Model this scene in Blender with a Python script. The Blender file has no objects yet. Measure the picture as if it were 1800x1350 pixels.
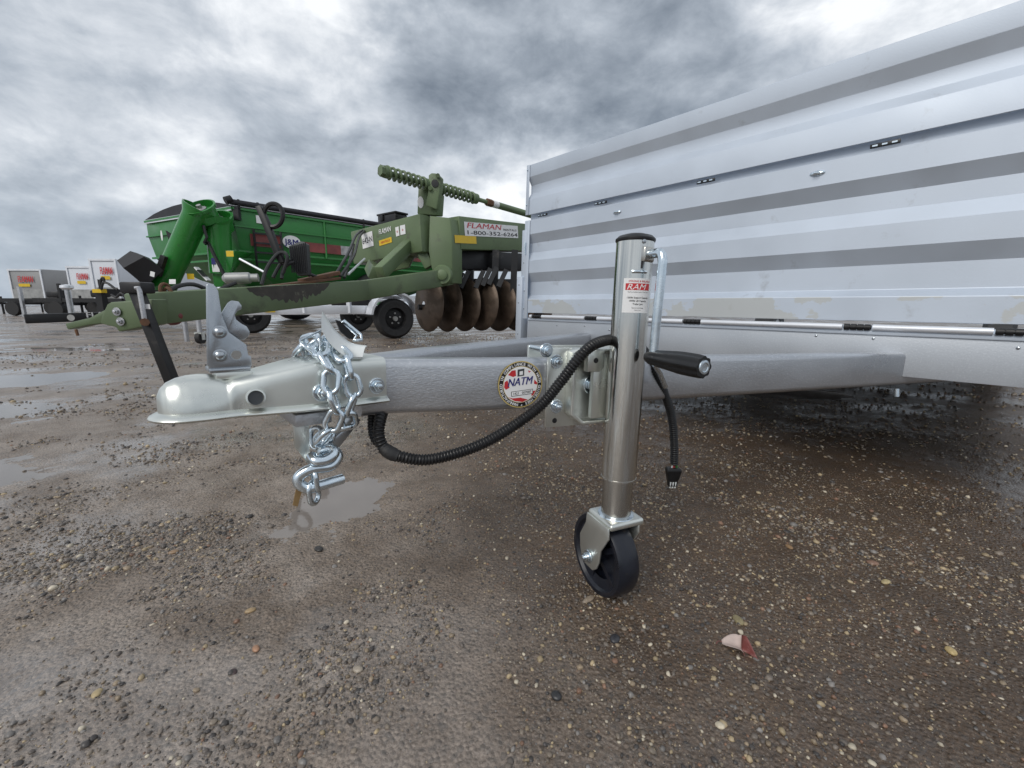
import bpy, bmesh, math, random
import numpy as np
from mathutils import Vector, Matrix
random.seed(7); np.random.seed(7)
rad = math.radians
scn = bpy.context.scene
col = scn.collection
# ------------------------------------------------------------------ camera
PITCH, ROLL, CAMH, FPX = .186, .005, .533, 740.
cd = bpy.data.cameras.new('camera'); cam = bpy.data.objects.new('camera', cd); col.objects.link(cam)
cd.sensor_width = 36; cd.lens = 36*FPX/1800; cd.clip_start = .02; cd.clip_end = 3000
fw = Vector((0, math.cos(PITCH), -math.sin(PITCH))); up0 = Vector((0, math.sin(PITCH), math.cos(PITCH))); rt0 = Vector((1, 0, 0))
RT = rt0*math.cos(ROLL)+up0*math.sin(ROLL); UP = up0*math.cos(ROLL)-rt0*math.sin(ROLL)
C = Vector((0, 0, CAMH))
cam.matrix_world = Matrix((( RT.x, UP.x, -fw.x, C.x), (RT.y, UP.y, -fw.y, C.y), (RT.z, UP.z, -fw.z, C.z), (0, 0, 0, 1)))
scn.camera = cam
# ------------------------------------------------------------------ view, world, sun
scn.view_settings.view_transform = 'Standard'; scn.view_settings.look = 'None'
scn.view_settings.exposure = 0.22; scn.view_settings.gamma = 1.0
SUN_EL, SUN_AZ = 40., 214.      # azimuth clockwise from +Y (behind the camera, a little to its left)
def ray(u, v): return fw+RT*((u-900)/FPX)-UP*((v-675)/FPX)
def make_world():
    w = bpy.data.worlds.new('World'); scn.world = w; w.use_nodes = True
    nt = w.node_tree; N = nt.nodes; L = nt.links; N.clear()
    def nd(t, **k):
        n = N.new(t)
        for a, b in k.items(): setattr(n, a, b)
        return n
    def m(op, a, b=None, c=None, clamp=False):
        n = nd('ShaderNodeMath', operation=op, use_clamp=clamp)
        for i, x in enumerate((a, b, c)):
            if x is None: continue
            if isinstance(x, (int, float)): n.inputs[i].default_value = x
            else: L.new(x, n.inputs[i])
        return n.outputs[0]
    tc = nd('ShaderNodeTexCoord'); d = tc.outputs['Generated']
    sp = nd('ShaderNodeSeparateXYZ'); L.new(d, sp.inputs[0])
    cb = nd('ShaderNodeCombineXYZ'); L.new(sp.outputs[0], cb.inputs[0]); L.new(sp.outputs[1], cb.inputs[1]); L.new(m('MULTIPLY', sp.outputs[2], 1.7), cb.inputs[2])
    def noise(vec, s, det, ro, dist, off):
        mp = nd('ShaderNodeMapping'); mp.inputs['Location'].default_value = off; L.new(vec, mp.inputs[0])
        n = nd('ShaderNodeTexNoise'); n.inputs['Scale'].default_value = s; n.inputs['Detail'].default_value = det
        n.inputs['Roughness'].default_value = ro; n.inputs['Distortion'].default_value = dist; L.new(mp.outputs[0], n.inputs[0]); return n
    n1 = noise(cb.outputs[0], 3.2, 8, .55, .15, (3.1, 1.7, 0)).outputs[0]
    n2 = noise(cb.outputs[0], 7.5, 7, .6, .25, (7.4, 2.2, 1)).outputs[0]
    n3 = noise(cb.outputs[0], 5.0, 5, .6, .0, (1.4, 9.2, 4))
    v = m('ADD', m('MULTIPLY', m('SUBTRACT', n1, .5), 1.35), m('MULTIPLY', m('SUBTRACT', n2, .5), .95))
    # warped direction for cloud masses
    wv = nd('ShaderNodeVectorMath', operation='SUBTRACT'); L.new(n3.outputs['Color'], wv.inputs[0]); wv.inputs[1].default_value = (.5, .5, .5)
    ws = nd('ShaderNodeVectorMath', operation='SCALE'); L.new(wv.outputs[0], ws.inputs[0]); ws.inputs['Scale'].default_value = .34
    wa = nd('ShaderNodeVectorMath', operation='ADD'); L.new(d, wa.inputs[0]); L.new(ws.outputs[0], wa.inputs[1])
    for (u, vv, r, amp) in [(775, 130, .26, -.50), (1150, 90, .50, -.34), (330, 205, .36, -.26), (620, 50, .36, .26), (100, 20, .55, .14),
                            (1700, 30, .4, .20), (880, 330, .3, .14), (60, 330, .35, .04), (40, 470, .3, -.16), (560, 330, .25, .08), (980, 330, .22, .22), (470, 260, .2, -.14), (640, 250, .25, -.10), (330, 320, .16, .12), (200, 130, .25, .12)]:
        b = ray(u, vv).normalized()
        ds = nd('ShaderNodeVectorMath', operation='DISTANCE'); L.new(wa.outputs[0], ds.inputs[0]); ds.inputs[1].default_value = b
        mr = nd('ShaderNodeMapRange', interpolation_type='SMOOTHSTEP'); L.new(ds.outputs['Value'], mr.inputs[0])
        mr.inputs[1].default_value = 0; mr.inputs[2].default_value = r; mr.inputs[3].default_value = amp; mr.inputs[4].default_value = 0
        v = m('ADD', v, mr.outputs[0])
    v = m('ADD', v, .625, clamp=True)
    cr = nd('ShaderNodeValToRGB'); L.new(v, cr.inputs[0])
    e = cr.color_ramp.elements
    e[0].position = .05; e[0].color = (.165, .195, .235, 1)
    e[1].position = .97; e[1].color = (.86, .88, .90, 1)
    for p, c in ((.30, (.275, .312, .360, 1)), (.52, (.41, .452, .505, 1)), (.72, (.58, .615, .66, 1))):
        x = e.new(p); x.color = c
    hz = nd('ShaderNodeMapRange', interpolation_type='SMOOTHSTEP'); L.new(sp.outputs[2], hz.inputs[0])
    hz.inputs[1].default_value = -.02; hz.inputs[2].default_value = .2; hz.inputs[3].default_value = .45; hz.inputs[4].default_value = 0
    mh = nd('ShaderNodeMixRGB'); L.new(hz.outputs[0], mh.inputs[0]); L.new(cr.outputs[0], mh.inputs[1]); mh.inputs[2].default_value = (.33, .41, .52, 1)
    sc = nd('ShaderNodeVectorMath', operation='SCALE'); L.new(mh.outputs[0], sc.inputs[0]); sc.inputs['Scale'].default_value = 10.5
    sky = nd('ShaderNodeTexSky', sky_type='NISHITA', sun_disc=False, sun_elevation=rad(SUN_EL), sun_rotation=rad(SUN_AZ))
    mx = nd('ShaderNodeMixRGB'); mx.inputs[0].default_value = .93; L.new(sky.outputs[0], mx.inputs[1]); L.new(sc.outputs[0], mx.inputs[2])
    bg = nd('ShaderNodeBackground'); bg.inputs[1].default_value = .1; L.new(mx.outputs[0], bg.inputs[0])
    out = nd('ShaderNodeOutputWorld'); L.new(bg.outputs[0], out.inputs[0])
make_world()
sd = bpy.data.lights.new('sun', 'SUN'); sun = bpy.data.objects.new('sun', sd); col.objects.link(sun)
sd.energy = 1.4; sd.angle = rad(30); sd.color = (1, .96, .90)
sdir = Vector((math.sin(rad(SUN_AZ))*math.cos(rad(SUN_EL)), math.cos(rad(SUN_AZ))*math.cos(rad(SUN_EL)), math.sin(rad(SUN_EL))))
sun.rotation_euler = (-sdir).to_track_quat('-Z', 'Y').to_euler(); sun.location = sdir*30
# ------------------------------------------------------------------ photo pixel -> point helpers (pixel gives a direction, a surface gives the distance)
def hit(u, v, P, n):
    D = ray(u, v); return C+D*((Vector(P)-C).dot(n)/D.dot(n))
def gnd(u, v): return hit(u, v, (0, 0, 0), Vector((0, 0, 1)))
def atY(u, v, Y): return hit(u, v, (0, Y, 0), Vector((0, 1, 0)))
S = 1.25
TH, TP = .742, .03
Bk = Vector((math.cos(TH), math.sin(TH), 0))
AX = -Bk*math.cos(TP)+Vector((0, 0, math.sin(TP))); LX = Vector((math.sin(TH), -math.cos(TH), 0)); NX = AX.cross(LX).normalized()
OT = C+(Vector((.549, 1.226, .493))-C)*S
MT = Matrix(((AX.x, LX.x, NX.x, OT.x), (AX.y, LX.y, NX.y, OT.y), (AX.z, LX.z, NX.z, OT.z), (0, 0, 0, 1)))
MTi = MT.inverted()
def onl(u, v, l): return MTi @ hit(u, v, MT @ Vector((0, l, 0)), LX)
def ona(u, v, a): return MTi @ hit(u, v, MT @ Vector((a, 0, 0)), AX)
def onn(u, v, n): return MTi @ hit(u, v, MT @ Vector((0, 0, n)), NX)
def c1(x, y): return (x/4.5, 320+y/4.5)
def c2(x, y): return (240+x/4.286, 330+y/4.286)
def c3(x, y): return (600+x/3.858, 270+y/3.858)
def c4(x, y): return (250+x/3.213, 480+y/3.213)
def c5(x, y): return (640+x/3., 560+y/3.)
# ------------------------------------------------------------------ materials
def mat(name, base, rough=.5, metal=0., var=.12, vscale=6., bump=0., bscale=60., dirt=None, dirt_amt=0., dirt_scale=3., coat=0., spec=.5, rvar=.1, stretch=None, dirt_edge=.12):
    M = bpy.data.materials.new(name); M.use_nodes = True; nt = M.node_tree; N = nt.nodes; L = nt.links
    b = N['Principled BSDF']; b.inputs['Metallic'].default_value = metal; b.inputs['Coat Weight'].default_value = coat
    b.inputs['Specular IOR Level'].default_value = spec
    tc = N.new('ShaderNodeTexCoord'); mp = N.new('ShaderNodeMapping'); L.new(tc.outputs['Object'], mp.inputs[0])
    if stretch: mp.inputs['Scale'].default_value = stretch
    n1 = N.new('ShaderNodeTexNoise'); n1.inputs['Scale'].default_value = vscale; n1.inputs['Detail'].default_value = 6; L.new(mp.outputs[0], n1.inputs[0])
    mr = N.new('ShaderNodeMapRange'); L.new(n1.outputs[0], mr.inputs[0]); mr.inputs[1].default_value = .3; mr.inputs[2].default_value = .7
    mr.inputs[3].default_value = 1-var; mr.inputs[4].default_value = 1+var
    mu = N.new('ShaderNodeVectorMath'); mu.operation = 'SCALE'; mu.inputs[0].default_value = base[:3]; L.new(mr.outputs[0], mu.inputs['Scale'])
    out = mu.outputs[0]
    if dirt:
        n2 = N.new('ShaderNodeTexNoise'); n2.inputs['Scale'].default_value = dirt_scale; n2.inputs['Detail'].default_value = 9; n2.inputs['Roughness'].default_value = .65; L.new(mp.outputs[0], n2.inputs[0])
        r2 = N.new('ShaderNodeMapRange'); L.new(n2.outputs[0], r2.inputs[0]); r2.inputs[1].default_value = .62-dirt_amt*.3; r2.inputs[2].default_value = .62-dirt_amt*.3+dirt_edge
        mx = N.new('ShaderNodeMixRGB'); L.new(r2.outputs[0], mx.inputs[0]); L.new(out, mx.inputs[1]); mx.inputs[2].default_value = (*dirt, 1); out = mx.outputs[0]
    L.new(out, b.inputs['Base Color'])
    rr = N.new('ShaderNodeMapRange'); L.new(n1.outputs[0], rr.inputs[0]); rr.inputs[1].default_value = .3; rr.inputs[2].default_value = .7
    rr.inputs[3].default_value = max(.02, rough-rvar); rr.inputs[4].default_value = min(1, rough+rvar); L.new(rr.outputs[0], b.inputs['Roughness'])
    if bump:
        n3 = N.new('ShaderNodeTexNoise'); n3.inputs['Scale'].default_value = bscale; n3.inputs['Detail'].default_value = 4; L.new(mp.outputs[0], n3.inputs[0])
        bp = N.new('ShaderNodeBump'); bp.inputs['Strength'].default_value = bump; bp.inputs['Distance'].default_value = .002; L.new(n3.outputs[0], bp.inputs['Height']); L.new(bp.outputs[0], b.inputs['Normal'])
    return M
ALU = mat('mill_aluminium', (.545, .60, .675), .56, .50, .06, 5, .06, 300, dirt=(.42, .45, .49), dirt_amt=-.02, dirt_scale=9, rvar=.08)
SHEET = mat('speckled_galvanised_sheet', (.46, .49, .53), .48, .45, .05, 5, .15, 260, dirt=(.54, .57, .61), dirt_amt=.3, dirt_scale=240)
RAILM = mat('drawn_tube_steel', (.50, .515, .54), .34, .9, .08, 9, .22, 320, dirt=(.62, .63, .65), dirt_amt=.30, dirt_scale=260, stretch=(.6, .6, 1.2))
GALV = mat('galvanised_steel', (.50, .51, .53), .40, .85, .16, 14, .35, 210, dirt=(.42, .42, .43), dirt_amt=.35, dirt_scale=90, rvar=.1)
ZINCP = mat('zinc_plated_pale', (.70, .72, .68), .33, .9, .08, 9, .06, 90, dirt=(.50, .50, .47), dirt_amt=.1, dirt_scale=14)
ZINCB = mat('zinc_plated_blue', (.44, .47, .50), .28, .95, .18, 16, .08, 130, dirt=(.40, .42, .45), dirt_amt=.3, dirt_scale=22)
CHAINM = mat('bright_zinc_chain', (.68, .76, .82), .22, 1., .08, 40, .05, 200)
JACKM = mat('satin_jack_tube', (.66, .66, .63), .20, 1., .10, 10, .05, 120, rvar=.08, stretch=(1, 1, .15))
JACKI = mat('inner_jack_tube', (.52, .51, .48), .25, 1., .10, 10, .05, 120, rvar=.08, stretch=(1, 1, .15))
BLACKP = mat('black_plastic', (.007, .007, .008), .40, 0, .2, 30, .1, 300)
RUBBER = mat('black_rubber', (.016, .016, .017), .62, 0, .3, 20, .2, 160, dirt=(.06, .055, .05), dirt_amt=0, dirt_scale=8)
NYLON = mat('navy_black_nylon', (.009, .011, .018), .36, 0, .2, 30, .05, 200, dirt=(.05, .04, .03), dirt_amt=.0, dirt_scale=40)
BLACKM = mat('black_paint', (.007, .007, .008), .45, 0, .25, 8, .05, 80, dirt=(.06, .055, .05), dirt_amt=.05, dirt_scale=6)
WHITEP = mat('white_plastic', (.78, .80, .78), .35, 0, .03, 8)
STK = mat('sticker_white', (.78, .78, .78), .35, 0, .02, 8)
RED = mat('print_red', (.52, .03, .035), .4, 0, .05, 20)
INK = mat('print_black', (.012, .012, .014), .4, 0, .05, 20)
NAVY = mat('print_navy', (.02, .02, .16), .4, 0, .05, 20)
GOLD = mat('print_gold', (.62, .48, .18), .35, .2, .05, 20)
YELLOW = mat('yellow_print', (.70, .47, .02), .4, 0, .05, 20)
OLIVE = mat('olive_green_paint', (.120, .170, .085), .50, 0, .14, 3, .08, 60, dirt=(.085, .095, .062), dirt_amt=.12, dirt_scale=5)
OLIVEW = mat('worn_olive_paint', (.115, .160, .082), .52, 0, .16, 3, .1, 60, dirt=(.050, .048, .038), dirt_amt=.26, dirt_scale=3.2, dirt_edge=.2)
GREEN = mat('bright_green_paint', (.018, .190, .026), .30, 0, .06, 2, 0, dirt=(.03, .10, .03), dirt_amt=0, dirt_scale=4, coat=.25)
GREEND = mat('cart_hopper_green', (.030, .200, .044), .38, 0, .08, 2, 0, dirt=(.035, .10, .04), dirt_amt=.1, dirt_scale=2)
TARP = mat('black_tarp', (.018, .018, .022), .55, 0, .2, 3, .1, 20)
DISC = mat('brown_steel_disc', (.105, .075, .055), .48, .5, .35, 5, .1, 60, dirt=(.055, .038, .026), dirt_amt=.5, dirt_scale=4)
RUST = mat('rust', (.13, .065, .035), .8, 0, .3, 20, .4, 120)
WHITEF = mat('white_alu_frame', (.74, .76, .80), .42, .4, .06, 4)
BOXW = mat('white_panel', (.66, .69, .74), .45, 0, .05, .7, dirt=(.50, .52, .55), dirt_amt=.1, dirt_scale=.8)
BOXG = mat('grey_panel', (.30, .30, .30), .45, .2, .06, .7)
BOXL = mat('lilac_panel', (.58, .60, .70), .45, 0, .05, .7)
CHECK = mat('checker_plate', (.36, .36, .35), .4, .6, .2, 6)
TAGM = mat('brown_paper', (.30, .19, .08), .8, 0, .2, 20)
RADI = mat('grey_mesh', (.06, .065, .07), .5, .3, .2, 20)
GREYB = mat('grey_white_decal', (.42, .42, .42), .45, 0, .5, 5)
REDD = mat('faded_red_decal', (.20, .045, .04), .45, 0, .4, 3)

def puddle_mat():
    M = bpy.data.materials.new('puddle_water'); M.use_nodes = True; b = M.node_tree.nodes['Principled BSDF']
    b.inputs['Base Color'].default_value = (.20, .175, .155, 1); b.inputs['Roughness'].default_value = .04; b.inputs['IOR'].default_value = 1.5
    N = M.node_tree.nodes; L = M.node_tree.links
    t = N.new('ShaderNodeTexCoord'); n = N.new('ShaderNodeTexNoise'); n.inputs['Scale'].default_value = 30; L.new(t.outputs['Object'], n.inputs[0])
    bp = N.new('ShaderNodeBump'); bp.inputs['Strength'].default_value = .05; bp.inputs['Distance'].default_value = .002; L.new(n.outputs[0], bp.inputs['Height']); L.new(bp.outputs[0], b.inputs['Normal'])
    return M
WATER = puddle_mat()
# ------------------------------------------------------------------ mesh builder
class MB:
    def __init__(s): s.v = []; s.f = []
    def add(s, vs, fs):
        o = len(s.v); s.v += [tuple(x) for x in vs]; s.f += [[i+o for i in f] for f in fs]; return s
    def box(s, c, size, R=None):
        c = Vector(c); vs = []
        for x in (-.5, .5):
            for y in (-.5, .5):
                for z in (-.5, .5):
                    p = Vector((x*size[0], y*size[1], z*size[2]))
                    vs.append(c+(R @ p if R else p))
        return s.add(vs, [(0, 1, 3, 2), (4, 6, 7, 5), (0, 4, 5, 1), (2, 3, 7, 6), (0, 2, 6, 4), (1, 5, 7, 3)])
    def hexa(s, bot, top):       # 4 bottom + 4 top points
        return s.add(list(bot)+list(top), [(3, 2, 1, 0), (4, 5, 6, 7), (0, 1, 5, 4), (1, 2, 6, 5), (2, 3, 7, 6), (3, 0, 4, 7)])
    def bar(s, p, q, w, h, up=(0, 0, 1)):      # rectangular bar between two points
        p = Vector(p); q = Vector(q); t = (q-p).normalized(); sd = t.cross(Vector(up)).normalized(); u = sd.cross(t)
        B = [p+sd*(a*w/2)+u*(b*h/2) for a, b in ((-1, -1), (1, -1), (1, 1), (-1, 1))]; T = [x+(q-p) for x in B]
        return s.hexa(B, T)
    def prism(s, poly, off):     # 3-D polygon extruded by vector off
        n = len(poly); off = Vector(off); P = [Vector(p) for p in poly]
        return s.add(P+[p+off for p in P], [list(range(n))[::-1], list(range(n, 2*n))]+[(i, (i+1) % n, n+(i+1) % n, n+i) for i in range(n)])
    def tube(s, path, r, seg=10, closed=False, cap=True, flat=None):
        P = [Vector(p) for p in path]; n = len(P); R = r if isinstance(r, (list, tuple)) else [r]*n
        T = []
        for i in range(n):
            a = P[(i-1) % n] if closed or i > 0 else P[0]; b = P[(i+1) % n] if closed or i < n-1 else P[-1]
            T.append((b-a).normalized())
        u = T[0].orthogonal().normalized(); vs = []; us = []
        for i in range(n):
            u = (u-T[i]*u.dot(T[i])).normalized(); us.append(u.copy())
        for i in range(n):
            w = T[i].cross(us[i])
            for k in range(seg):
                a = 2*math.pi*k/seg; vs.append(P[i]+us[i]*(R[i]*math.cos(a))+w*(R[i]*math.sin(a)))
        fs = []
        for i in range(n if closed else n-1):
            j = (i+1) % n; sh = 0
            if closed and j == 0:
                best = min(range(seg), key=lambda k: (vs[k]-vs[i*seg]).length); sh = best
            for k in range(seg):
                fs.append((i*seg+k, i*seg+(k+1) % seg, j*seg+(k+1+sh) % seg, j*seg+(k+sh) % seg))
        if cap and not closed: fs += [list(range(seg))[::-1], [(n-1)*seg+k for k in range(seg)]]
        return s.add(vs, fs)
    def cyl(s, p, q, r, seg=20, r2=None): return s.tube([p, q], [r, r if r2 is None else r2], seg)
    def lathe(s, prof, M, seg=28, closed=False):    # prof: (r, z) about local z, placed with matrix M
        n = len(prof); vs = [M @ Vector((r*math.cos(2*math.pi*k/seg), r*math.sin(2*math.pi*k/seg), z)) for r, z in prof for k in range(seg)]
        fs = [(i*seg+k, i*seg+(k+1) % seg, (i+1) % n*seg+(k+1) % seg, (i+1) % n*seg+k) for i in range(n if closed else n-1) for k in range(seg)]
        if not closed:
            fs += [list(range(seg))[::-1], [(n-1)*seg+k for k in range(seg)]]
        return s.add(vs, fs)
    def loft(s, rings, cap=True):
        n = len(rings); k = len(rings[0]); vs = [p for r in rings for p in r]
        fs = [(i*k+j, i*k+(j+1) % k, (i+1)*k+(j+1) % k, (i+1)*k+j) for i in range(n-1) for j in range(k)]
        if cap: fs += [list(range(k))[::-1], [(n-1)*k+j for j in range(k)]]
        return s.add(vs, fs)
    def grid(s, rows):
        n = len(rows); k = len(rows[0])
        return s.add([p for r in rows for p in r], [(i*k+j, i*k+j+1, (i+1)*k+j+1, (i+1)*k+j) for i in range(n-1) for j in range(k-1)])
    def mesh(s, name, m=None, Mi=None, smooth=40, bevel=0, bseg=2):
        me = bpy.data.meshes.new(name); vs = [Mi @ Vector(p) for p in s.v] if Mi else s.v
        me.from_pydata([tuple(p) for p in vs], [], s.f)
        bm = bmesh.new(); bm.from_mesh(me)
        bmesh.ops.recalc_face_normals(bm, faces=bm.faces)
        if bevel:
            es = [e for e in bm.edges if len(e.link_faces) == 2 and e.calc_face_angle(0) > rad(32)]
            bmesh.ops.bevel(bm, geom=es, offset=bevel, segments=bseg, profile=.5, affect='EDGES', clamp_overlap=True)
        bm.to_mesh(me); bm.free()
        if smooth:
            me.polygons.foreach_set('use_smooth', [True]*len(me.polygons)); me.set_sharp_from_angle(angle=rad(smooth))
        if m: me.materials.append(m)
        return me
def inst(me, name, parent=None, M=None, label=None):
    o = bpy.data.objects.new(name, me); col.objects.link(o)
    if parent: o.parent = parent
    if M is not None: o.matrix_local = M
    if label: o['label'] = label
    return o
INV = {}
def thing(name, label, cat, M=None, group=None):
    o = bpy.data.objects.new(name, None); col.objects.link(o); o.empty_display_size = .1
    if M is not None: o.matrix_world = M
    o['label'] = label; o['category'] = cat
    if group: o['group'] = group
    INV[o.name] = (M or Matrix.Identity(4)).inverted(); return o
def wpart(name, mb, m, root, parent=None, **k): 
    me = mb.mesh(name, m, INV[root.name], k.pop('smooth', 40), k.pop('bevel', 0), k.pop('bseg', 2))
    return inst(me, name, parent or root, None, k.get('label'))
def lpart(name, mb, m, parent, **k):
    me = mb.mesh(name, m, None, k.pop('smooth', 40), k.pop('bevel', 0), k.pop('bseg', 2))
    return inst(me, name, parent, None, k.get('label'))
def tag(o, label, cat, group=None, kind=None):
    if label: o['label'] = label
    if cat: o['category'] = cat
    if group: o['group'] = group
    if kind: o['kind'] = kind
    return o
def frame(o, x, z):       # matrix with local z along z and x near x
    z = Vector(z).normalized(); x = Vector(x); x = (x-z*x.dot(z)).normalized(); y = z.cross(x)
    return Matrix(((x.x, y.x, z.x, o[0]), (x.y, y.y, z.y, o[1]), (x.z, y.z, z.z, o[2]), (0, 0, 0, 1)))
def spline(pts, n):
    P = [Vector(p) for p in pts]; out = []; m = len(P)
    for i in range(m-1):
        p0 = P[max(i-1, 0)]; p1 = P[i]; p2 = P[i+1]; p3 = P[min(i+2, m-1)]
        for k in range(n):
            t = k/n; out.append(.5*((2*p1)+(p2-p0)*t+(2*p0-5*p1+4*p2-p3)*t*t+(-p0+3*p1-3*p2+p3)*t**3))
    out.append(P[-1]); return out
def resample(P, step):
    out = [P[0].copy()]; acc = 0
    for a, b in zip(P, P[1:]):
        L = (b-a).length
        while acc+L >= step:
            t = (step-acc)/L; a = a+(b-a)*t; out.append(a.copy()); L = (b-a).length; acc = 0
        acc += L
    return out
def text2d(s, size=1., bold=.0, shear=0., align='LEFT', sx=1.):
    cu = bpy.data.curves.new('text', 'FONT'); cu.body = s; cu.size = size; cu.shear = shear; cu.align_x = align; cu.offset = 0 if 'M' in s else bold*size; cu.resolution_u = 3
    ob = bpy.data.objects.new('text', cu); me = bpy.data.meshes.new_from_object(ob)
    vs = [(v.co.x*sx, v.co.y) for v in me.vertices]; fs = [list(p.vertices) for p in me.polygons]
    bpy.data.objects.remove(ob); bpy.data.meshes.remove(me); bpy.data.curves.remove(cu)
    return vs, fs
def text_on(mb, s, M, size, bold=0., shear=0., align='CENTER', sx=1., width=None):
    if 'M' in s and bold > 0:          # thicken by laying shifted copies, each a hair above the last
        for k, dx in enumerate((-1.4, 1.4)): text_on(mb, s, M @ Matrix.Translation((dx*max(bold, .012)*size, 0, .0004*size*(k+1))), size, 0, shear, align, sx, width)
    vs, fs = text2d(s, size, bold, shear, align, sx)
    if width:
        x0 = min(v[0] for v in vs); x1 = max(v[0] for v in vs); k = width/(x1-x0); vs = [(v[0]*k, v[1]) for v in vs]
    return mb.add([M @ Vector((x, y, 0)) for x, y in vs], fs)
def decal(mb, M, w, h, z=0.): return mb.add([M @ Vector(p) for p in ((-w/2, -h/2, z), (w/2, -h/2, z), (w/2, h/2, z), (-w/2, h/2, z))], [(0, 1, 2, 3)])
def quad_frame(u0, v0, u1, v1, fn):
    """frame of a flat label seen between two pixels (left-bottom to right-bottom) on a surface fn(u,v)->point"""
    a = fn(u0, v0); b = fn(u1, v1); return a, b
# bolt head mesh shared by everything (unit: radius 1, axis +z)
def bolt_mesh(name, m, r, h, washer=True):
    mb = MB(); I = Matrix.Identity(4)
    if washer: mb.lathe([(r*1.45, 0), (r*1.45, h*.25), (r*.5, h*.25)], I, 18)
    hx = [Vector((r*math.cos(k*math.pi/3), r*math.sin(k*math.pi/3), h*.2)) for k in range(6)]
    mb.prism(hx, (0, 0, h*.7)); mb.lathe([(r*.55, h*.85), (r*.55, h*1.25), (r*.42, h*1.32)], I, 12)
    return mb.mesh(name, m, None, 35, r*.08, 1)
BOLT = bolt_mesh('bolt', CHAINM, .0085, .011)
SMALLBOLT = bolt_mesh('small_bolt', CHAINM, .004, .005, False)
RIVET = MB().lathe([(.0038, 0), (.0034, .0012), (.002, .002), (.0004, .0022)], Matrix.Identity(4), 10).mesh('rivet', ZINCB)

# ================================================================== GROUND
_perm = np.random.RandomState(3).permutation(4096); _g = np.random.RandomState(4).uniform(-1, 1, (4096, 2))
def gnoise(x, y):
    xi = np.floor(x).astype(int); yi = np.floor(y).astype(int); xf = x-xi; yf = y-yi
    def g(a, b):
        h = _perm[(_perm[a & 4095]+b) & 4095]; return _g[h]
    u = xf*xf*xf*(xf*(xf*6-15)+10); v = yf*yf*yf*(yf*(yf*6-15)+10)
    def dt(a, b):
        q = g(xi+a, yi+b); return q[..., 0]*(xf-a)+q[..., 1]*(yf-b)
    return (dt(0, 0)*(1-u)+dt(1, 0)*u)*(1-v)+(dt(0, 1)*(1-u)+dt(1, 1)*u)*v
PUD = [(-.475, 1.115, .135, .150, .009), (-1.75, 1.30, .55, .30, .007), (-3.6, 3.0, 1.2, .55, .010), (-2.9, 2.0, .7, .25, .008), (1.86, 2.59, .5, .25, .010),
       (-5.2, 5.0, 1.6, .5, .012), (-2.2, 4.4, .9, .22, .010)]
def terrain(x, y, fine=1.):
    r = np.hypot(x, y); k = np.clip(1.6-r/4., .0, 1.)
    h = .012*gnoise(x*.55+9, y*.55)+.007*gnoise(x*1.9, y*1.9+4)+.0045*gnoise(x*6+2, y*6)
    h = h+fine*k*(.0030*gnoise(x*18, y*18+7)+.0020*gnoise(x*45+3, y*45)+.0013*gnoise(x*95, y*95+1)+.0008*gnoise(x*190+5, y*190))
    for (px, py, rx, ry, d) in PUD:
        q = ((x-px)/rx)**2+((y-py)/ry)**2; h = h-(d+.004)*np.exp(-q*.9)
    w = WHEEL_G; h = h*(1-np.exp(-((x-w[0])**2+(y-w[1])**2)/.05**2*.5))
    return h
WG = gnd(1072, 1045); WHEEL_G = (WG.x, WG.y)
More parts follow.
